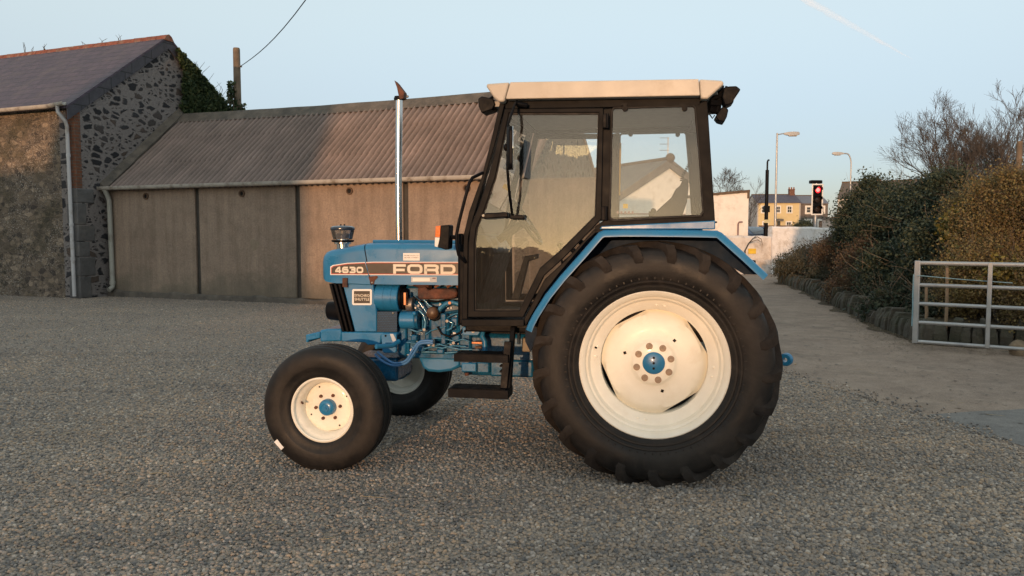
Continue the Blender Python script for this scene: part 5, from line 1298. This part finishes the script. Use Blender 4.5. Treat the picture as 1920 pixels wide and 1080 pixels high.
# front axle
ax = MB().tube([(FU + .02, -.6, .42), (FU + .03, -.3, .5), (FU + .03, .3, .5), (FU + .02, .6, .42)], [.05, .07, .07, .05], 12)
ax.tube([(FU, -.66, .398), (FU, -.58, .4)], .06, 16); ax.tube([(FU, .58, .4), (FU, .66, .398)], .06, 16); ax.tube([(FU, -.6, .34), (FU, -.59, .56)], .04, 12); ax.tube([(FU, .6, .34), (FU, .59, .56)], .04, 12)
ax.cyl((FU, .6, .4), (FU, .71, .4), .085, 20)
ax.build('front_axle', m_bluedk, tr_)
MB().box(FU - .1, FU + .25, -.18, .18, .45, .62).build('axle_support', m_bluedk, tr_, bevel=.02)
MB().tube([TP(705, 650, -.5), TP(735, 648, -.4), TP(748, 640, -.34)], .017, 10).build('track_rod', m_blue, tr_)
for k, (o1, o2) in enumerate((((0, 0), (0, 0)), ((7, 4), (5, 2)))):
    c_ = [(703 + o1[0] * .6, 664 - o1[1]), (716 + o1[0], 676 - o1[1]), (734 + o1[0] * .5, 684.5 - o1[1]), (752, 684 - o1[1]), (765 - o1[0] * .2, 678 - o1[1]), (777 - o1[0] * .5, 661 - o1[1]), (786, 646 - o1[1]), (800, 643 - o1[1]), (812, 644 - o1[1])]
    # smooth the hose
    P = [TP(a, b, -.36) for a, b in c_]; Q = []
    for i in range(len(P) - 1):
        p0, p1, p2, p3 = P[max(i - 1, 0)], P[i], P[i + 1], P[min(i + 2, len(P) - 1)]
        for s in range(6):
            t = s / 6; Q.append(.5 * ((2 * p1) + (p2 - p0) * t + (2 * p0 - 5 * p1 + 4 * p2 - p3) * t * t + (3 * p1 - p0 - 3 * p2 + p3) * t ** 3))
    Q.append(P[-1])
    MB().tube(Q, .0095, 10).build('steering_hose', mat('hose blue', (.05, .17, .38), .35, coat=.4), tr_, smooth=60)

# ---- engine and gearbox
def pxbox(name, x0, x1, y0, y1, v0, v1, m, bevel=.012, parent=None):
    u0, z0 = T(x0, y1, v0); u1, z1 = T(x1, y0, v0)
    return MB().box(u0, u1, v0, v1, z0, z1).build(name, m, parent or tr_, bevel=bevel)
eb = pxbox('engine_block', 746, 876, 566, 672, -.2, .22, m_bluedk, .02)
pxbox('cylinder_head', 760, 876, 538, 568, -.17, .18, m_bluedk, .015)
pxbox('radiator', 680, 742, 534, 622, -.2, .24, m_black, .01)
pxbox('fan_shroud', 742, 760, 536, 620, -.14, .2, m_black, .01)
pxbox('rocker_cover', 762, 876, 526, 540, -.15, .2, m_bluedk, .015)
MB().prism(tp([(783, 668), (866, 671), (866, 683), (861, 689), (846, 696), (822, 699), (802, 697), (792, 690)], -.21), -.21, .21).build('sump', m_blue, tr_, bevel=.02)
pxbox('sump_flange', 778, 868, 664, 671, -.23, .23, m_bluedk, .004)
rnd = random.Random(9)
# casting ribs and bolts
for (x0, y0, x1, y1, r) in ((770, 565, 812, 600, .012), (826, 575, 806, 588, .01), (770, 628, 792, 650, .012), (760, 640, 870, 643, .01), (830, 588, 868, 582, .012), (860, 590, 858, 640, .014), (792, 594, 792, 620, .008), (765, 640, 765, 664, .016), (830, 620, 866, 622, .012), (800, 612, 840, 606, .014)):
    MB().tube([TP(x0, y0, -.205), TP(x1, y1, -.205)], r, 8).build('casting_rib', m_bluedk, eb)
for i in range(38):
    px, py = rnd.uniform(756, 870), rnd.choice((574, 598, 628, 648, 660)) + rnd.uniform(-4, 4)
    MB().cyl(TP(px, py, -.215), TP(px, py, -.2) + Vector((0, .02, 0)), rnd.uniform(.007, .012), 6).build('engine_bolt', m_bluedk, eb)
MB().cyl(TP(752, 600, -.24), TP(781, 600, -.24), .062, 28).build('starter_motor', m_blue, tr_, bevel=.008)
MB().cyl(TP(781, 600, -.24), TP(787, 600, -.24), .066, 24).build('starter_flange', m_bluedk, tr_, bevel=.004)
MB().ball(TP(777, 588, -.3), .016, 10).build('starter_terminal', m_blue, tr_)
pxbox('injection_pump', 804, 842, 594, 640, -.27, -.19, m_bluedk, .02)
pxbox('pump_flange', 826, 836, 588, 646, -.285, -.2, m_bluedk, .008)
pxbox('timing_case', 745, 762, 612, 668, -.23, .2, m_bluedk, .015)
cap = MB().cyl(TP(815, 588, -.29), TP(815, 588, -.22), .052, 24).build('filler_neck', m_black, tr_, bevel=.006)
MB().ball(TP(811, 587, -.31), .044, 18, (1, .75, 1)).build('filler_cap', mat('brown filler cap', (.1, .055, .03), .4, 0, .2, 20), cap)
mm_ = MB(); mm_.prism(tp([(785, 540), (800, 536), (806, 545), (812, 541), (856, 541), (860, 548), (858, 557), (846, 560), (790, 561), (786, 556)], -.25), -.29, -.19)
for a in (792, 818, 846): mm_.tube([TP(a, 553, -.24), TP(a, 553, -.15)], .028, 12)
mm_.build('exhaust_manifold', m_rust, tr_, bevel=.012)
MB().tube([TP(805, 541, -.235), TP(780, 530, -.2), TP(749, 480, -.12)], .03, 14).build('exhaust_elbow', m_rust, tr_)
for a in (815, 838, 856): MB().tube([TP(a, 539, -.27), TP(a + 7, 534, -.26)], .01, 6).build('manifold_bolt', m_brass, tr_)
m_pipeb = mat('blue steel pipe', (.035, .17, .3), .3, .2, .15, 20, coat=.5)
def pipe(pxs, v, r, name='fuel_pipe', m=None): 
    P = [TP(a, b, v if len(q) == 0 else q[0]) for a, b, *q in pxs]; MB().tube(P, r, 7).build(name, m or m_pipeb, tr_, smooth=60)
pipe([(812, 600), (826, 578), (836, 570), (848, 567), (862, 571), (872, 577)], -.27, .018, 'coolant_pipe')
pipe([(795, 562), (804, 572), (818, 580)], -.25, .008); pipe([(786, 566), (796, 580), (806, 596)], -.26, .008)
pipe([(762, 642), (795, 645), (812, 645), (838, 645), (850, 643)], -.25, .005); pipe([(838, 596), (852, 589), (870, 586)], -.26, .006)
pipe([(770, 618), (782, 622), (793, 619), (793, 600)], -.27, .006); pipe([(800, 640), (818, 634), (838, 636), (853, 640), (868, 636), (880, 640)], -.28, .005)
pipe([(806, 650), (826, 646), (846, 652), (862, 655), (886, 655)], -.28, .005); pipe([(842, 602), (850, 606), (846, 616), (838, 620)], -.29, .009)
pipe([(798, 628), (808, 620), (822, 616), (836, 612)], -.285, .005); pipe([(796, 654), (812, 650), (830, 653), (850, 648), (874, 650)], -.27, .007)
for a, b in ((812, 640), (838, 602), (850, 643), (795, 618), (843, 568)): MB().cyl(TP(a, b, -.3), TP(a, b, -.26), .011, 6).build('pipe_union', m_steel if a != 843 else m_brass, tr_)
pxbox('pipe_clamp', 809.5, 814.5, 636, 650, -.3, -.28, mat('pale clamp', (.35, .33, .3), .6), .002)
alt = MB().cyl(TP(763, 571, -.22), TP(776, 571, -.22), .05, 22).build('alternator', m_steel, tr_, bevel=.006)
MB().cyl(TP(757, 571, -.22), TP(760, 571, -.22), .038, 20).build('alternator_pulley', m_black, alt)
pipe([(758, 562), (764, 576), (770, 606), (776, 632)], -.24, .007, 'drive_belt', m_black)
pipe([(775, 556), (788, 566), (800, 564), (818, 566), (836, 562), (866, 566)], -.23, .006, 'wiring_loom', m_black)
pipe([(820, 612), (828, 626), (844, 632), (862, 624), (874, 610)], -.3, .007, 'rubber_hose', m_black)
pipe([(772, 650), (790, 660), (812, 660), (836, 662), (858, 660)], -.24, .008, 'oil_pipe')
pipe([(786, 582), (794, 590), (798, 604), (796, 620)], -.27, .01, 'oil_pipe')
for x0_, x1_, y0_, y1_, nm in ((845, 858, 596, 612, 'fuel_filter'), (796, 806, 622, 640, 'lift_pump'), (846, 862, 628, 640, 'pump_cover'), (770, 782, 628, 640, 'engine_mount'), (818, 832, 654, 664, 'dipstick_boss'), (784, 796, 648, 660, 'oil_cooler')):
    pxbox(nm, x0_, x1_, y0_, y1_, -.27, -.18, m_bluedk, .01)
pxbox('transmission_top', 876, 1004, 606, 632, -.16, .22, m_black, .01)
tb = pxbox('gearbox', 866, 1012, 628, 704, -.2, .2, m_bluedk, .03)
pxbox('bell_housing', 858, 884, 580, 690, -.22, .24, m_bluedk, .02)
MB().prism(tp([(868, 612), (898, 613), (901, 618), (901, 624), (897, 629), (868, 628)], -.3), -.32, -.3).build('cab_bracket', m_blue, tr_, bevel=.006)
for a in (872, 887): MB().cyl(TP(a, 621, -.323), TP(a, 621, -.31), .009 if a < 880 else .012, 14).build('bracket_bolt', m_black if a < 880 else m_steel, tr_)
pxbox('copper_union', 884, 904, 641, 645, -.3, -.27, m_brass, .004); pxbox('copper_union', 890, 904, 650, 654, -.3, -.27, m_brass, .004)
pipe([(945, 617), (915, 616), (906, 620), (904, 630), (909, 640), (910, 660)], -.3, .018, 'curved_bracket', m_blue)
pxbox('valve_block', 865, 893, 681, 697, -.3, -.2, m_blue, .008); pxbox('drain_housing', 893, 918, 679, 700, -.27, -.1, m_bluedk, .012)
pxbox('lower_frame', 918, 1000, 676, 706, -.24, .2, m_bluedk, .015)
MB().cyl(TP(875, 699, -.28), TP(875, 704, -.28), .014, 8).build('drain_plug', m_rust, tr_)
for a in (871, 886): MB().cyl(TP(a, 689, -.306), TP(a, 689, -.3), .009, 8).build('block_bolt', m_blue, tr_)
MB().cyl((0, -.62, .728), (0, .62, .728), .12, 24).build('rear_axle', m_bluedk, tr_)
MB().box(-.28, .3, -.24, .24, .5, .98).build('rear_axle_case', m_bluedk, tr_, bevel=.04)
pxbox('air_tank', 978, 995, 634, 660, -.42, -.2, mat('tan grey metal', (.2, .17, .12), .6), .01)
MB().cyl(TP(973, 622, -.46), TP(973, 645, -.46), .012, 10).build('brake_rod', m_steel, tr_)
pxbox('underfloor', 872, 990, 606, 622, -.5, .5, m_black, .01)

# ---- steps
def step(pxs_top, name, v0, v1):
    m = MB(); (x0, x1, yt, yb) = pxs_top
    u0, zt = T(x0, yt, v0); u1, _ = T(x1, yt, v0); zb = T(x0, yb, v0)[1]
    m.box(u0, u1, v0, v0 + .012, zb, zt); m.box(u0, u1, v1 - .012, v1, zb, zt); m.box(u0, u0 + .012, v0 + .012, v1 - .012, zb, zt); m.box(u1 - .012, u1, v0 + .012, v1 - .012, zb, zt)
    n = 34
    for i in range(n):
        a = u0 + .014 + (u1 - u0 - .03) * i / n; m.box(a, a + .006, v0 + .013, v1 - .013, zt - .012, zt + .004)
    for i in range(4): y = v0 + .03 + (v1 - v0 - .06) * i / 3; m.box(u0 + .012, u1 - .012, y, y + .005, zt - .014, zt - .001)
    return m.build(name, m_black, None, smooth=0)
sA_ = step((851, 952, 664, 678, ), 'step', -.78, -.62); sB_ = step((840, 952, 729, 745), 'step', -.84, -.66)
la = MB()
P1, P2, P3 = TP(946, 640, -.72), TP(941, 700, -.74), TP(938, 728, -.76)
for a, b in ((P1, P3),): la.loft([[(a.x, -.73, a.z), (a.x + .045, -.73, a.z), (a.x + .045, -.715, a.z), (a.x, -.715, a.z)], [(b.x, -.77, b.z), (b.x + .045, -.77, b.z), (b.x + .045, -.755, b.z), (b.x, -.755, b.z)]])
a, b = TP(955, 612, -.6), TP(951, 735, -.7)
la.loft([[(a.x + .01, -.62, a.z), (a.x + .04, -.62, a.z), (a.x + .04, -.58, a.z), (a.x + .01, -.58, a.z)], [(b.x - .005, -.76, b.z), (b.x + .025, -.76, b.z), (b.x + .025, -.68, b.z), (b.x - .005, -.68, b.z)]])
for y in (688, 698): p = TP(940, y, -.74); la.box(p.x - .01, p.x + .05, -.75, -.69, p.z, p.z + .012)
lad = la.build('step_ladder', m_black, tr_, bevel=.003)
sA_.parent = lad; sB_.parent = lad

# ---- cab
CV = -.655
def cprism(name, pxs, v0, v1, m=None, parent=None, bevel=.004, both=True):
    outs = []
    for s in ((1, -1) if both else (1,)):
        P = tp(pxs, CV); o = MB().prism(P, v0 * s, v1 * s).build(name, m or m_frame, parent or tr_, bevel=bevel, warp=lean); outs.append(o)
    return outs
A_out = [(936, 188), (917, 271), (902, 331), (879, 396), (869, 440), (867, 598)]
A_in = [(877.5, 598), (877.5, 446), (887, 408), (909, 331), (926, 271), (946, 188)]
cprism('front_pillar', A_out + A_in, CV, -.58)
cprism('top_rail', [(946.5, 184), (1312, 177.5), (1314, 197), (945, 203)], CV, -.59)
cprism('middle_pillar', [(1128.5, 203), (1147, 201), (1144, 414), (1124.5, 414)], CV, -.6)
cprism('rear_pillar', [(1303, 196), (1327, 185), (1341, 414), (1318, 414), (1310, 260)], CV, -.615)
cprism('lower_rail', [(1116, 424), (1140, 408), (1318, 402), (1322, 413), (1345, 415), (1345, 418), (1114, 437)], CV, -.6)
cprism('door_sill', [(867, 598), (984, 598), (984, 611), (867, 611)], -.67, -.5)
cprism('lower_side', [(1116, 428), (1124, 430), (1100, 452), (1052, 508), (1021, 548), (996, 592), (986, 612), (983, 598), (1021, 524), (1060, 488)], CV, -.58)
# cross members
def cross(name, px, py, half, w_=.05, h_=.05, m=None):
    u, z = T(px, py, CV); MB().box(u - w_ / 2, u + w_ / 2, -half, half, z - h_ / 2, z + h_ / 2).build(name, m or m_frame, tr_, bevel=.005)
cross('cross_rail', 946, 194, .59); cross('cross_rail', 1318, 194, .55); cross('cross_rail', 1330, 412, .58, .05, .08); cross('cross_rail', 874, 470, .6, .04, .05)
# front bulkhead below the windscreen
u0, z0 = T(871, 470, CV); zf = T(871, 610, CV)[1]
MB().box(u0, u0 + .02, -.6, .6, zf, z0).build('bulkhead', m_black, tr_, bevel=.004)
fl = T(880, 604, CV); fr2 = T(1330, 604, CV)
MB().box(u0, .3, -.56, .56, zf - .02, zf + .02).build('cab_floor', m_mat, tr_, bevel=.004)
# door with its own frame and pane
d_out = [(945, 203), (917.5, 325), (896, 391), (882.5, 424), (879, 456), (879, 594), (982.5, 594), (1021, 517), (1059, 482), (1128, 411), (1131.5, 201.5)]
d_in = [(954, 211), (929, 331), (908, 395), (894, 427), (890.5, 457), (892, 581.5), (975, 581.5), (1013, 503), (1050, 471), (1116.5, 404), (1122.5, 210.5)]
for s in (1, -1):
    door = MB().ring(tp(d_out, CV), tp(d_in, CV), (CV - .018) * s, (CV + .02) * s).build('door', m_frame, tr_, bevel=.005, warp=lean)
    seal_o = [((a[0] * .985 + 1000 * .015), (a[1] * .985 + 420 * .015)) for a in d_in]
    MB().ring(tp([(a[0] + (1000 - a[0]) * -.002, a[1] + (420 - a[1]) * -.002) for a in d_in], CV), tp(seal_o, CV), (CV - .008) * s, (CV + .006) * s).build('door_seal', m_rubberseal, door, smooth=0, warp=lean)
    MB().prism(tp([((a[0] * .995 + 1000 * .005), (a[1] * .995 + 420 * .005)) for a in d_in], CV), (CV - .001) * s, (CV + .004) * s).build('door_pane', m_glass, door, smooth=0, warp=lean)
    if s == 1:
        hd = MB().prism(tp([(903, 400), (952, 397.5), (953, 407), (905, 410.5), (901.5, 406)], CV - .05), CV - .058, CV - .02).build('door_handle', m_black, door, bevel=.006)
        MB().cyl(TP(906, 404, CV - .066), TP(906, 404, CV - .05), .008, 14).build('lock', m_chrome, hd)
        for y0, y1, xa in ((213, 240, 1130), (386, 413, 1127)):
            hg = pxbox('hinge', xa, xa + 11, y0, y1, CV - .03, CV + .0, m_black, .004, door)
            MB().cyl(TP(xa + 9, y1, CV - .035), TP(xa + 9, y0, CV - .035), .008, 10).build('hinge_pin', m_black, hg)
    # rear side window
    w_o = [(1145.5, 204), (1150, 199.5), (1301, 195.5), (1306, 199), (1314, 300), (1320.5, 398), (1315, 406.5), (1228, 411), (1150, 416), (1142.5, 412), (1141, 404)]
    w_i = [(1149, 206), (1152, 203), (1299, 199), (1302, 202), (1310.5, 300), (1316.5, 396), (1312, 402.5), (1228, 407), (1152, 411.5), (1146.5, 408.5), (1145, 403)]
    sw = MB().ring(tp(w_o, CV), tp(w_i, CV), (CV - .012) * s, (CV + .01) * s).build('side_window', m_rubberseal, tr_, bevel=.003, warp=lean)
    MB().prism(tp(w_i, CV), (CV - .002) * s, (CV + .003) * s).build('window_pane', m_glass, sw, smooth=0, warp=lean)
    for px in (1172, 1284):
        cl = MB().cyl((T(px, 206, CV)[0], (CV - .02) * s, T(px, 202, CV)[1]), (T(px, 206, CV)[0], (CV + .015) * s, T(px, 202, CV)[1]), .017, 18)
        cl.box(T(px - 6, 0, CV)[0], T(px + 6, 0, CV)[0], (CV - .018) * s, (CV - .012) * s, T(px, 197, CV)[1], T(px, 193, CV)[1])
        cl.build('window_hinge', m_black, sw, warp=lean)
    if s == 1:
        kb = MB().cyl(TP(1225, 395.5, CV + .02), TP(1225, 395.5, CV + .05), .017, 20).box(T(1221, 0, CV)[0], T(1229, 0, CV)[0], CV + .01, CV + .02, T(1225, 408, CV)[1], T(1225, 396, CV)[1]).build('window_latch', m_black, sw, warp=lean)
        MB().prism(tp([(1168, 382), (1177, 382), (1177, 390.5), (1168, 390.5)], CV), CV + .006, CV + .008).build('yellow_sticker', mat('yellow sticker', (.55, .42, .05), .6), sw, smooth=0, warp=lean)
        for q in range(5): MB().prism(tp([(1156 + q * 7, 396), (1160 + q * 7, 396), (1160 + q * 7, 400), (1156 + q * 7, 400)], CV), CV + .006, CV + .0075).build('sticker_mark', m_ink, sw, smooth=0, warp=lean)
# windscreen and rear screen
wa_, wb2 = TP(940, 204, CV), TP(875, 460, CV)
MB().loft([[(wa_.x + e, -.57, wa_.z), (wa_.x + e, .57, wa_.z), (wb2.x + e, .6, wb2.z), (wb2.x + e, -.6, wb2.z)] for e in (0, .005)]).build('windscreen', m_glass, tr_, smooth=0)
ra_, rb2 = TP(1322, 200, CV), TP(1334, 405, CV)
MB().loft([[(ra_.x + e, -.54, ra_.z), (ra_.x + e, .54, ra_.z), (rb2.x + e, .56, rb2.z), (rb2.x + e, -.56, rb2.z)] for e in (0, .005)]).build('rear_screen', m_glass, tr_, smooth=0)
# roof
RV = .7
def roof_piece(name, pxs, m=m_roof, half=RV, bevel=.012):
    P = tp(pxs, -RV); ztop = max(p[1] for p in P); zlow = min(p[1] for p in P)
    rg = []
    for y, k in ((-half, 0), (-half + .05, 0), (half - .05, 0), (half, 0)): rg.append([(p[0], y, p[1]) for p in P])
    return MB().loft(rg).build(name, m, tr_, bevel=bevel, smooth=40, seg=3)
rfo = roof_piece('roof', [(956.5, 153.8), (1310, 148), (1312.5, 176.5), (1312, 179), (950, 185.5), (948.5, 183)])
c1 = roof_piece('roof_front_cap', [(910.5, 160), (914, 156.8), (955.2, 153.8), (947.2, 183), (946, 190.5), (935, 190.8), (925, 182)])
c2 = roof_piece('roof_rear_cap', [(1311.2, 148.2), (1354, 150.6), (1358, 156), (1356, 159), (1330, 182), (1326, 185), (1314.5, 185), (1313.3, 177)])
for c in (c1, c2): c.parent = rfo
MB().box(T(950, 0, 0)[0], T(1315, 0, 0)[0], -.6, .6, T(1100, 186, -RV)[1] - .012, T(1100, 186, -RV)[1] + .02).build('roof_lining', m_liner, tr_, smooth=0)
pxbox('roof_vent', 1190, 1260, 178, 184, .1, .4, m_seat, .004)
# lamps
def worklamp(name, pxs, lens, v0, v1, aim):
    o = MB().prism(tp(pxs, v0), v0, v1).build(name, m_black, tr_, bevel=.006)
    MB().prism(tp(lens, v0), v0 + .012, v1 - .012).build('lens', m_lens, o, bevel=.002)
    return o
worklamp('work_lamp', [(896, 185), (903, 180), (925, 185), (928, 196), (923, 205), (903, 212), (897, 199)], [(896.5, 188), (898, 188), (904, 209), (902, 209)], -.62, -.48, 0)
MB().tube([TP(918, 186, -.55), TP(930, 178, -.55)], .01, 8).build('lamp_bracket', m_black, tr_)
worklamp('work_lamp', [(1357, 164), (1368, 161.5), (1381, 161), (1389, 167.5), (1376, 186), (1375.5, 192), (1368, 196), (1359, 197), (1354, 182)], [(1388, 168.5), (1386, 167), (1374, 187), (1376, 188)], -.66, -.52, 0)
worklamp('work_lamp', [(1341, 219), (1350, 205), (1356, 199), (1362, 201), (1366, 206), (1363, 219), (1358, 229), (1347, 226)], [(1352, 218), (1358, 201), (1364.5, 206), (1362, 219)], -.6, -.46, 0)
bk_ = MB(); bk_.tube([TP(1330, 186, -.58), TP(1356, 178, -.58)], .014, 8); bk_.tube([TP(1332, 192, -.58), TP(1352, 194, -.57)], .02, 8); bk_.tube([TP(1330, 203, -.56), TP(1346, 208, -.54)], .024, 8); bk_.tube([TP(1353, 160, -.58), TP(1346, 210, -.56)], .016, 8); bk_.tube([TP(1363, 162, -.58), TP(1353, 190, -.58)], .01, 8)
bk_.tube([TP(1330, 214, -.58), TP(1336, 222, -.58), TP(1340, 216, -.58)], .004, 6)
bk_.build('lamp_bracket', m_black, tr_)
pxbox('number_lamp', 1330, 1348, 176, 206, -.5, -.3, m_black, .01)
# indicator lamp
il = MB().prism(tp([(829, 423), (845, 421.5), (846, 424), (844, 466), (838, 468), (829, 465), (824, 464), (828, 440)], -.66), -.7, -.6).build('indicator_lamp', m_black, tr_, bevel=.005)
MB().prism(tp([(819.5, 424), (829, 423), (827.8, 445), (818.5, 444.5)], -.66), -.697, -.603).build('orange_lens', m_orange, il, bevel=.003)
MB().prism(tp([(818.3, 445), (827.6, 445.5), (823.5, 463.5), (817.5, 462)], -.66), -.697, -.603).build('white_lens', m_white, il, bevel=.003)
MB().tube([TP(842, 444, -.65), TP(872, 446, -.6)], .014, 8).box(T(853, 0, -.64)[0], T(866, 0, -.64)[0], -.66, -.62, T(855, 458, -.64)[1], T(855, 438, -.64)[1]).build('lamp_arm', m_black, il)
# grab rail
P = [TP(a, b, v) for a, b, v in ((905, 324, -.64), (895, 329, -.68), (886, 333, -.72), (880, 343, -.73), (872, 372, -.73), (861, 415, -.73), (856, 440, -.73), (856.5, 462, -.73), (860, 478, -.72), (868, 487, -.69), (874, 492, -.65))]
MB().tube(P, .0105, 10).build('grab_rail', m_black, tr_, smooth=60)
# mirror on its bowed arm
ma = MB(); P = [TP(a, b, v) for a, b, v in ((969, 190, -.67), (965, 196, -.74), (958, 217, -.83), (953, 232, -.86), (952, 262, -.88), (951.5, 320, -.88), (955, 360, -.84), (960, 400, -.74), (962, 404, -.68))]
ma.tube(P, .0085, 8); mo = ma.build('mirror_arm', m_black, tr_, smooth=60)
MB().tube([TP(966, 193, -.68), TP(989, 198, -.67)], .016, 8).build('mirror_bracket', m_black, mo, bevel=.003)
pxbox('mirror_bracket', 956, 982, 402.5, 410.5, -.71, -.66, m_black, .004, mo)
mh = TP(960.5, 278, -.9); hz = (T(960, 239, -.9)[1] - T(960, 317, -.9)[1]) / 2
def mir(k, dx): return [(mh.x + dx, mh.y + .085 * k * sx, mh.z + hz * k2 * sz) for sx, sz, k2 in ((-1, -.8, 1), (-.75, -1, 1), (.75, -1, 1), (1, -.8, 1), (1, .8, 1), (.75, 1, 1), (-.75, 1, 1), (-1, .8, 1))]
Rm = Matrix.Translation(mh) @ Matrix.Rotation(R(9), 4, 'Z') @ Matrix.Translation(-mh)
MB().loft([[Rm @ Vector(p) for p in mir(.6, -.03)], [Rm @ Vector(p) for p in mir(.95, -.018)], [Rm @ Vector(p) for p in mir(1, .004)]]).build('mirror', m_black, mo, bevel=.006)
MB().loft([[Rm @ Vector(p) for p in mir(.93, .002)], [Rm @ Vector(p) for p in mir(.93, .0065)]]).build('mirror_glass', m_mirror, mo)
MB().ball(TP(949, 276, -.88), .017, 10, (1, 1, 1.3)).build('mirror_clamp', m_black, mo)

# ---- mudguards
m_shaded_blue = mat('shaded blue paint', (.004, .018, .045), .7, 0, .2, 5, spec=.3)  # shade under the mudguard put into a darkened copy of the blue
for s in (1, -1):
    path = [(985, 618), (990, 605), (999, 588), (1021, 553), (1049, 518), (1092, 470), (1115, 443), (1122, 435.5), (1132, 431), (1170, 430), (1260, 430.3), (1345, 432), (1354, 436), (1362, 443), (1400, 477), (1441, 515)]
    P = tp(path, -.86); out = []
    for i, p in enumerate(P):
        a, b = Vector(P[max(0, i - 1)]), Vector(P[min(len(P) - 1, i + 1)]); d = (b - a).normalized(); n_ = Vector((d.y, -d.x))   # towards the tyre
        p = Vector(p); q = p + n_ * .012; l = p + n_ * .042; l2 = p + n_ * .05
        sec = [(p + n_ * .004, -.52), (p, -.70), (p, -.835), (p + n_ * .004, -.852), (p + n_ * .014, -.862), (l, -.864), (l, -.858), (p + n_ * .018, -.854), (p + n_ * .01, -.84), (q + n_ * .002, -.52)]
        out.append([(c.x, y * s, c.y) for c, y in sec])
    fd = MB().loft(out).build('mudguard', m_blue, tr_, smooth=50)
    P2 = tp([(1128, 424), (1341, 413.5), (1341, 430), (1124, 430)], -.67)
    MB().prism(P2, -.676 * s, -.5 * s).build('mudguard_top_panel', m_blue, fd, bevel=.006)
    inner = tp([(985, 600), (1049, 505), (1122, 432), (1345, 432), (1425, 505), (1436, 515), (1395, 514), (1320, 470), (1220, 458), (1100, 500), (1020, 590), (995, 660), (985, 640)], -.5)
    MB().prism(inner, -.505 * s, -.485 * s).build('mudguard_inner_panel', m_shaded_blue, fd, smooth=0)
    lower = MB().prism(tp([(985, 598), (1122, 432), (1340, 432), (1380, 470), (1330, 640), (1000, 660)], -.46), -.47 * s, -.44 * s).build('cab_side_wall', m_black, fd, smooth=0)
    if s == 1: MB().box(T(1420, 0, -.9)[0], T(1432, 0, -.9)[0], -.8, -.7, T(1425, 497, -.88)[1], T(1425, 489, -.88)[1]).build('reflector', m_black, fd, bevel=.004)

# ---- inside the cab
u1, z1 = T(905, 470, 0)
MB().prism(tp([(880, 440), (925, 440), (945, 470), (930, 520), (905, 600), (880, 600)], -.0), -.36, .36).build('dashboard', m_black, tr_, bevel=.02)
sc = TP(935, 450, 0); sw_c = TP(985, 415, 0)
MB().tube([sc, sw_c], .03, 12).build('steering_column', m_black, tr_)
axs = (sw_c - sc).normalized(); q = axs.to_track_quat('Y', 'Z').to_matrix().to_4x4(); Msw = Matrix.Translation(sw_c) @ q
swo = MB().lathe([(.19 + .013 * cos(2 * pi * i / 10), .013 * sin(2 * pi * i / 10)) for i in range(10)], 36, Msw, close=True).build('steering_wheel', m_black, tr_, smooth=60)
sp_ = MB()
for a in (90, 210, 330): sp_.tube([Msw @ Vector((.02 * cos(R(a)), -.02, .02 * sin(R(a)))), Msw @ Vector((.185 * cos(R(a)), 0, .185 * sin(R(a))))], .01, 6)
sp_.build('steering_spoke', m_black, swo); MB().cyl(Msw @ Vector((0, -.03, 0)), Msw @ Vector((0, .015, 0)), .04, 16).build('steering_boss', m_black, swo)
sb_ = tp([(1216, 436), (1222, 405), (1240, 388), (1258, 372), (1266, 356), (1274, 350), (1280, 337), (1288, 337), (1290, 350), (1287, 380), (1280, 400), (1272, 440)], 0)
seat = MB().prism(sb_, -.12, .12).build('seat_back', m_seat, tr_, bevel=.03, seg=3)
MB().prism(tp([(1120, 470), (1128, 448), (1200, 440), (1262, 436), (1262, 465), (1210, 475)], 0), -.22, .22).build('seat_cushion', m_seat, tr_, bevel=.03, seg=3)
MB().prism(tp([(1150, 472), (1240, 472), (1240, 600), (1140, 600)], 0), -.16, .16).build('seat_base', m_black, tr_, bevel=.01)
ls = MB()
for px, py, v in ((1050, 460, -.2), (1075, 470, .15), (1090, 455, -.35)): ls.tube([TP(px + 15, 590, v), TP(px, py, v)], .008, 6).ball(TP(px, py, v), .02, 10)
ls.build('gear_levers', m_black, tr_)
cn = MB().prism(tp([(1090, 500), (1130, 470), (1260, 455), (1260, 600), (1060, 600)], .4), .3, .56).build('side_console', m_black, tr_, bevel=.02)
MB().prism(tp([(960, 560), (985, 480), (1010, 476), (1010, 484), (992, 490), (975, 560)], .1), .06, .12).build('hand_lever', m_black, tr_, bevel=.004)
tr2 = MB().prism(tp([(1152, 268), (1165, 268), (1163, 366), (1150, 366)], .6), .595, .602).build('yellow_pillar_strip', mat('yellow strip', (.6, .42, .14), .7), tr_, smooth=0)  # plain yellow strip set on the far middle pillar
co_ = []; a, b = TP(1292, 280, .5), TP(1283, 340, .5)
for i in range(140):
    t = i / 139; r = .012; c = a.lerp(b, t) + Vector((.02 * sin(t * 5), 0, 0)); th = t * 2 * pi * 16; co_.append(c + Vector((r * cos(th), r * sin(th), 0)))
MB().tube(co_, .003, 5).build('spiral_cord', m_black, tr_, smooth=60)
MB().prism(tp([(1300, 372), (1306, 370), (1312, 390), (1318, 400), (1310, 404), (1304, 392)], .45), .43, .5).build('radio_bracket', m_black, tr_, bevel=.004)

# ---- rear linkage
hb_ = TP(1474, 674, -.4)
MB().tube([(.1, -.33, .52), (.5, -.38, .5), hb_ - Vector((.04, 0, .01))], .022, 8).build('lower_link', m_blue, tr_)
MB().lathe([(.014, -.024), (.034, -.024), (.041, -.014), (.041, .014), (.034, .024), (.014, .024)], 28, Matrix.Translation(hb_) @ Matrix.Rotation(R(-25), 4, 'Z'), close=True).build('link_ball', m_blue, tr_)
MB().tube([(.1, .33, .52), (.5, .38, .5), (hb_.x, .4, hb_.z)], .022, 8).build('lower_link', m_blue, tr_)
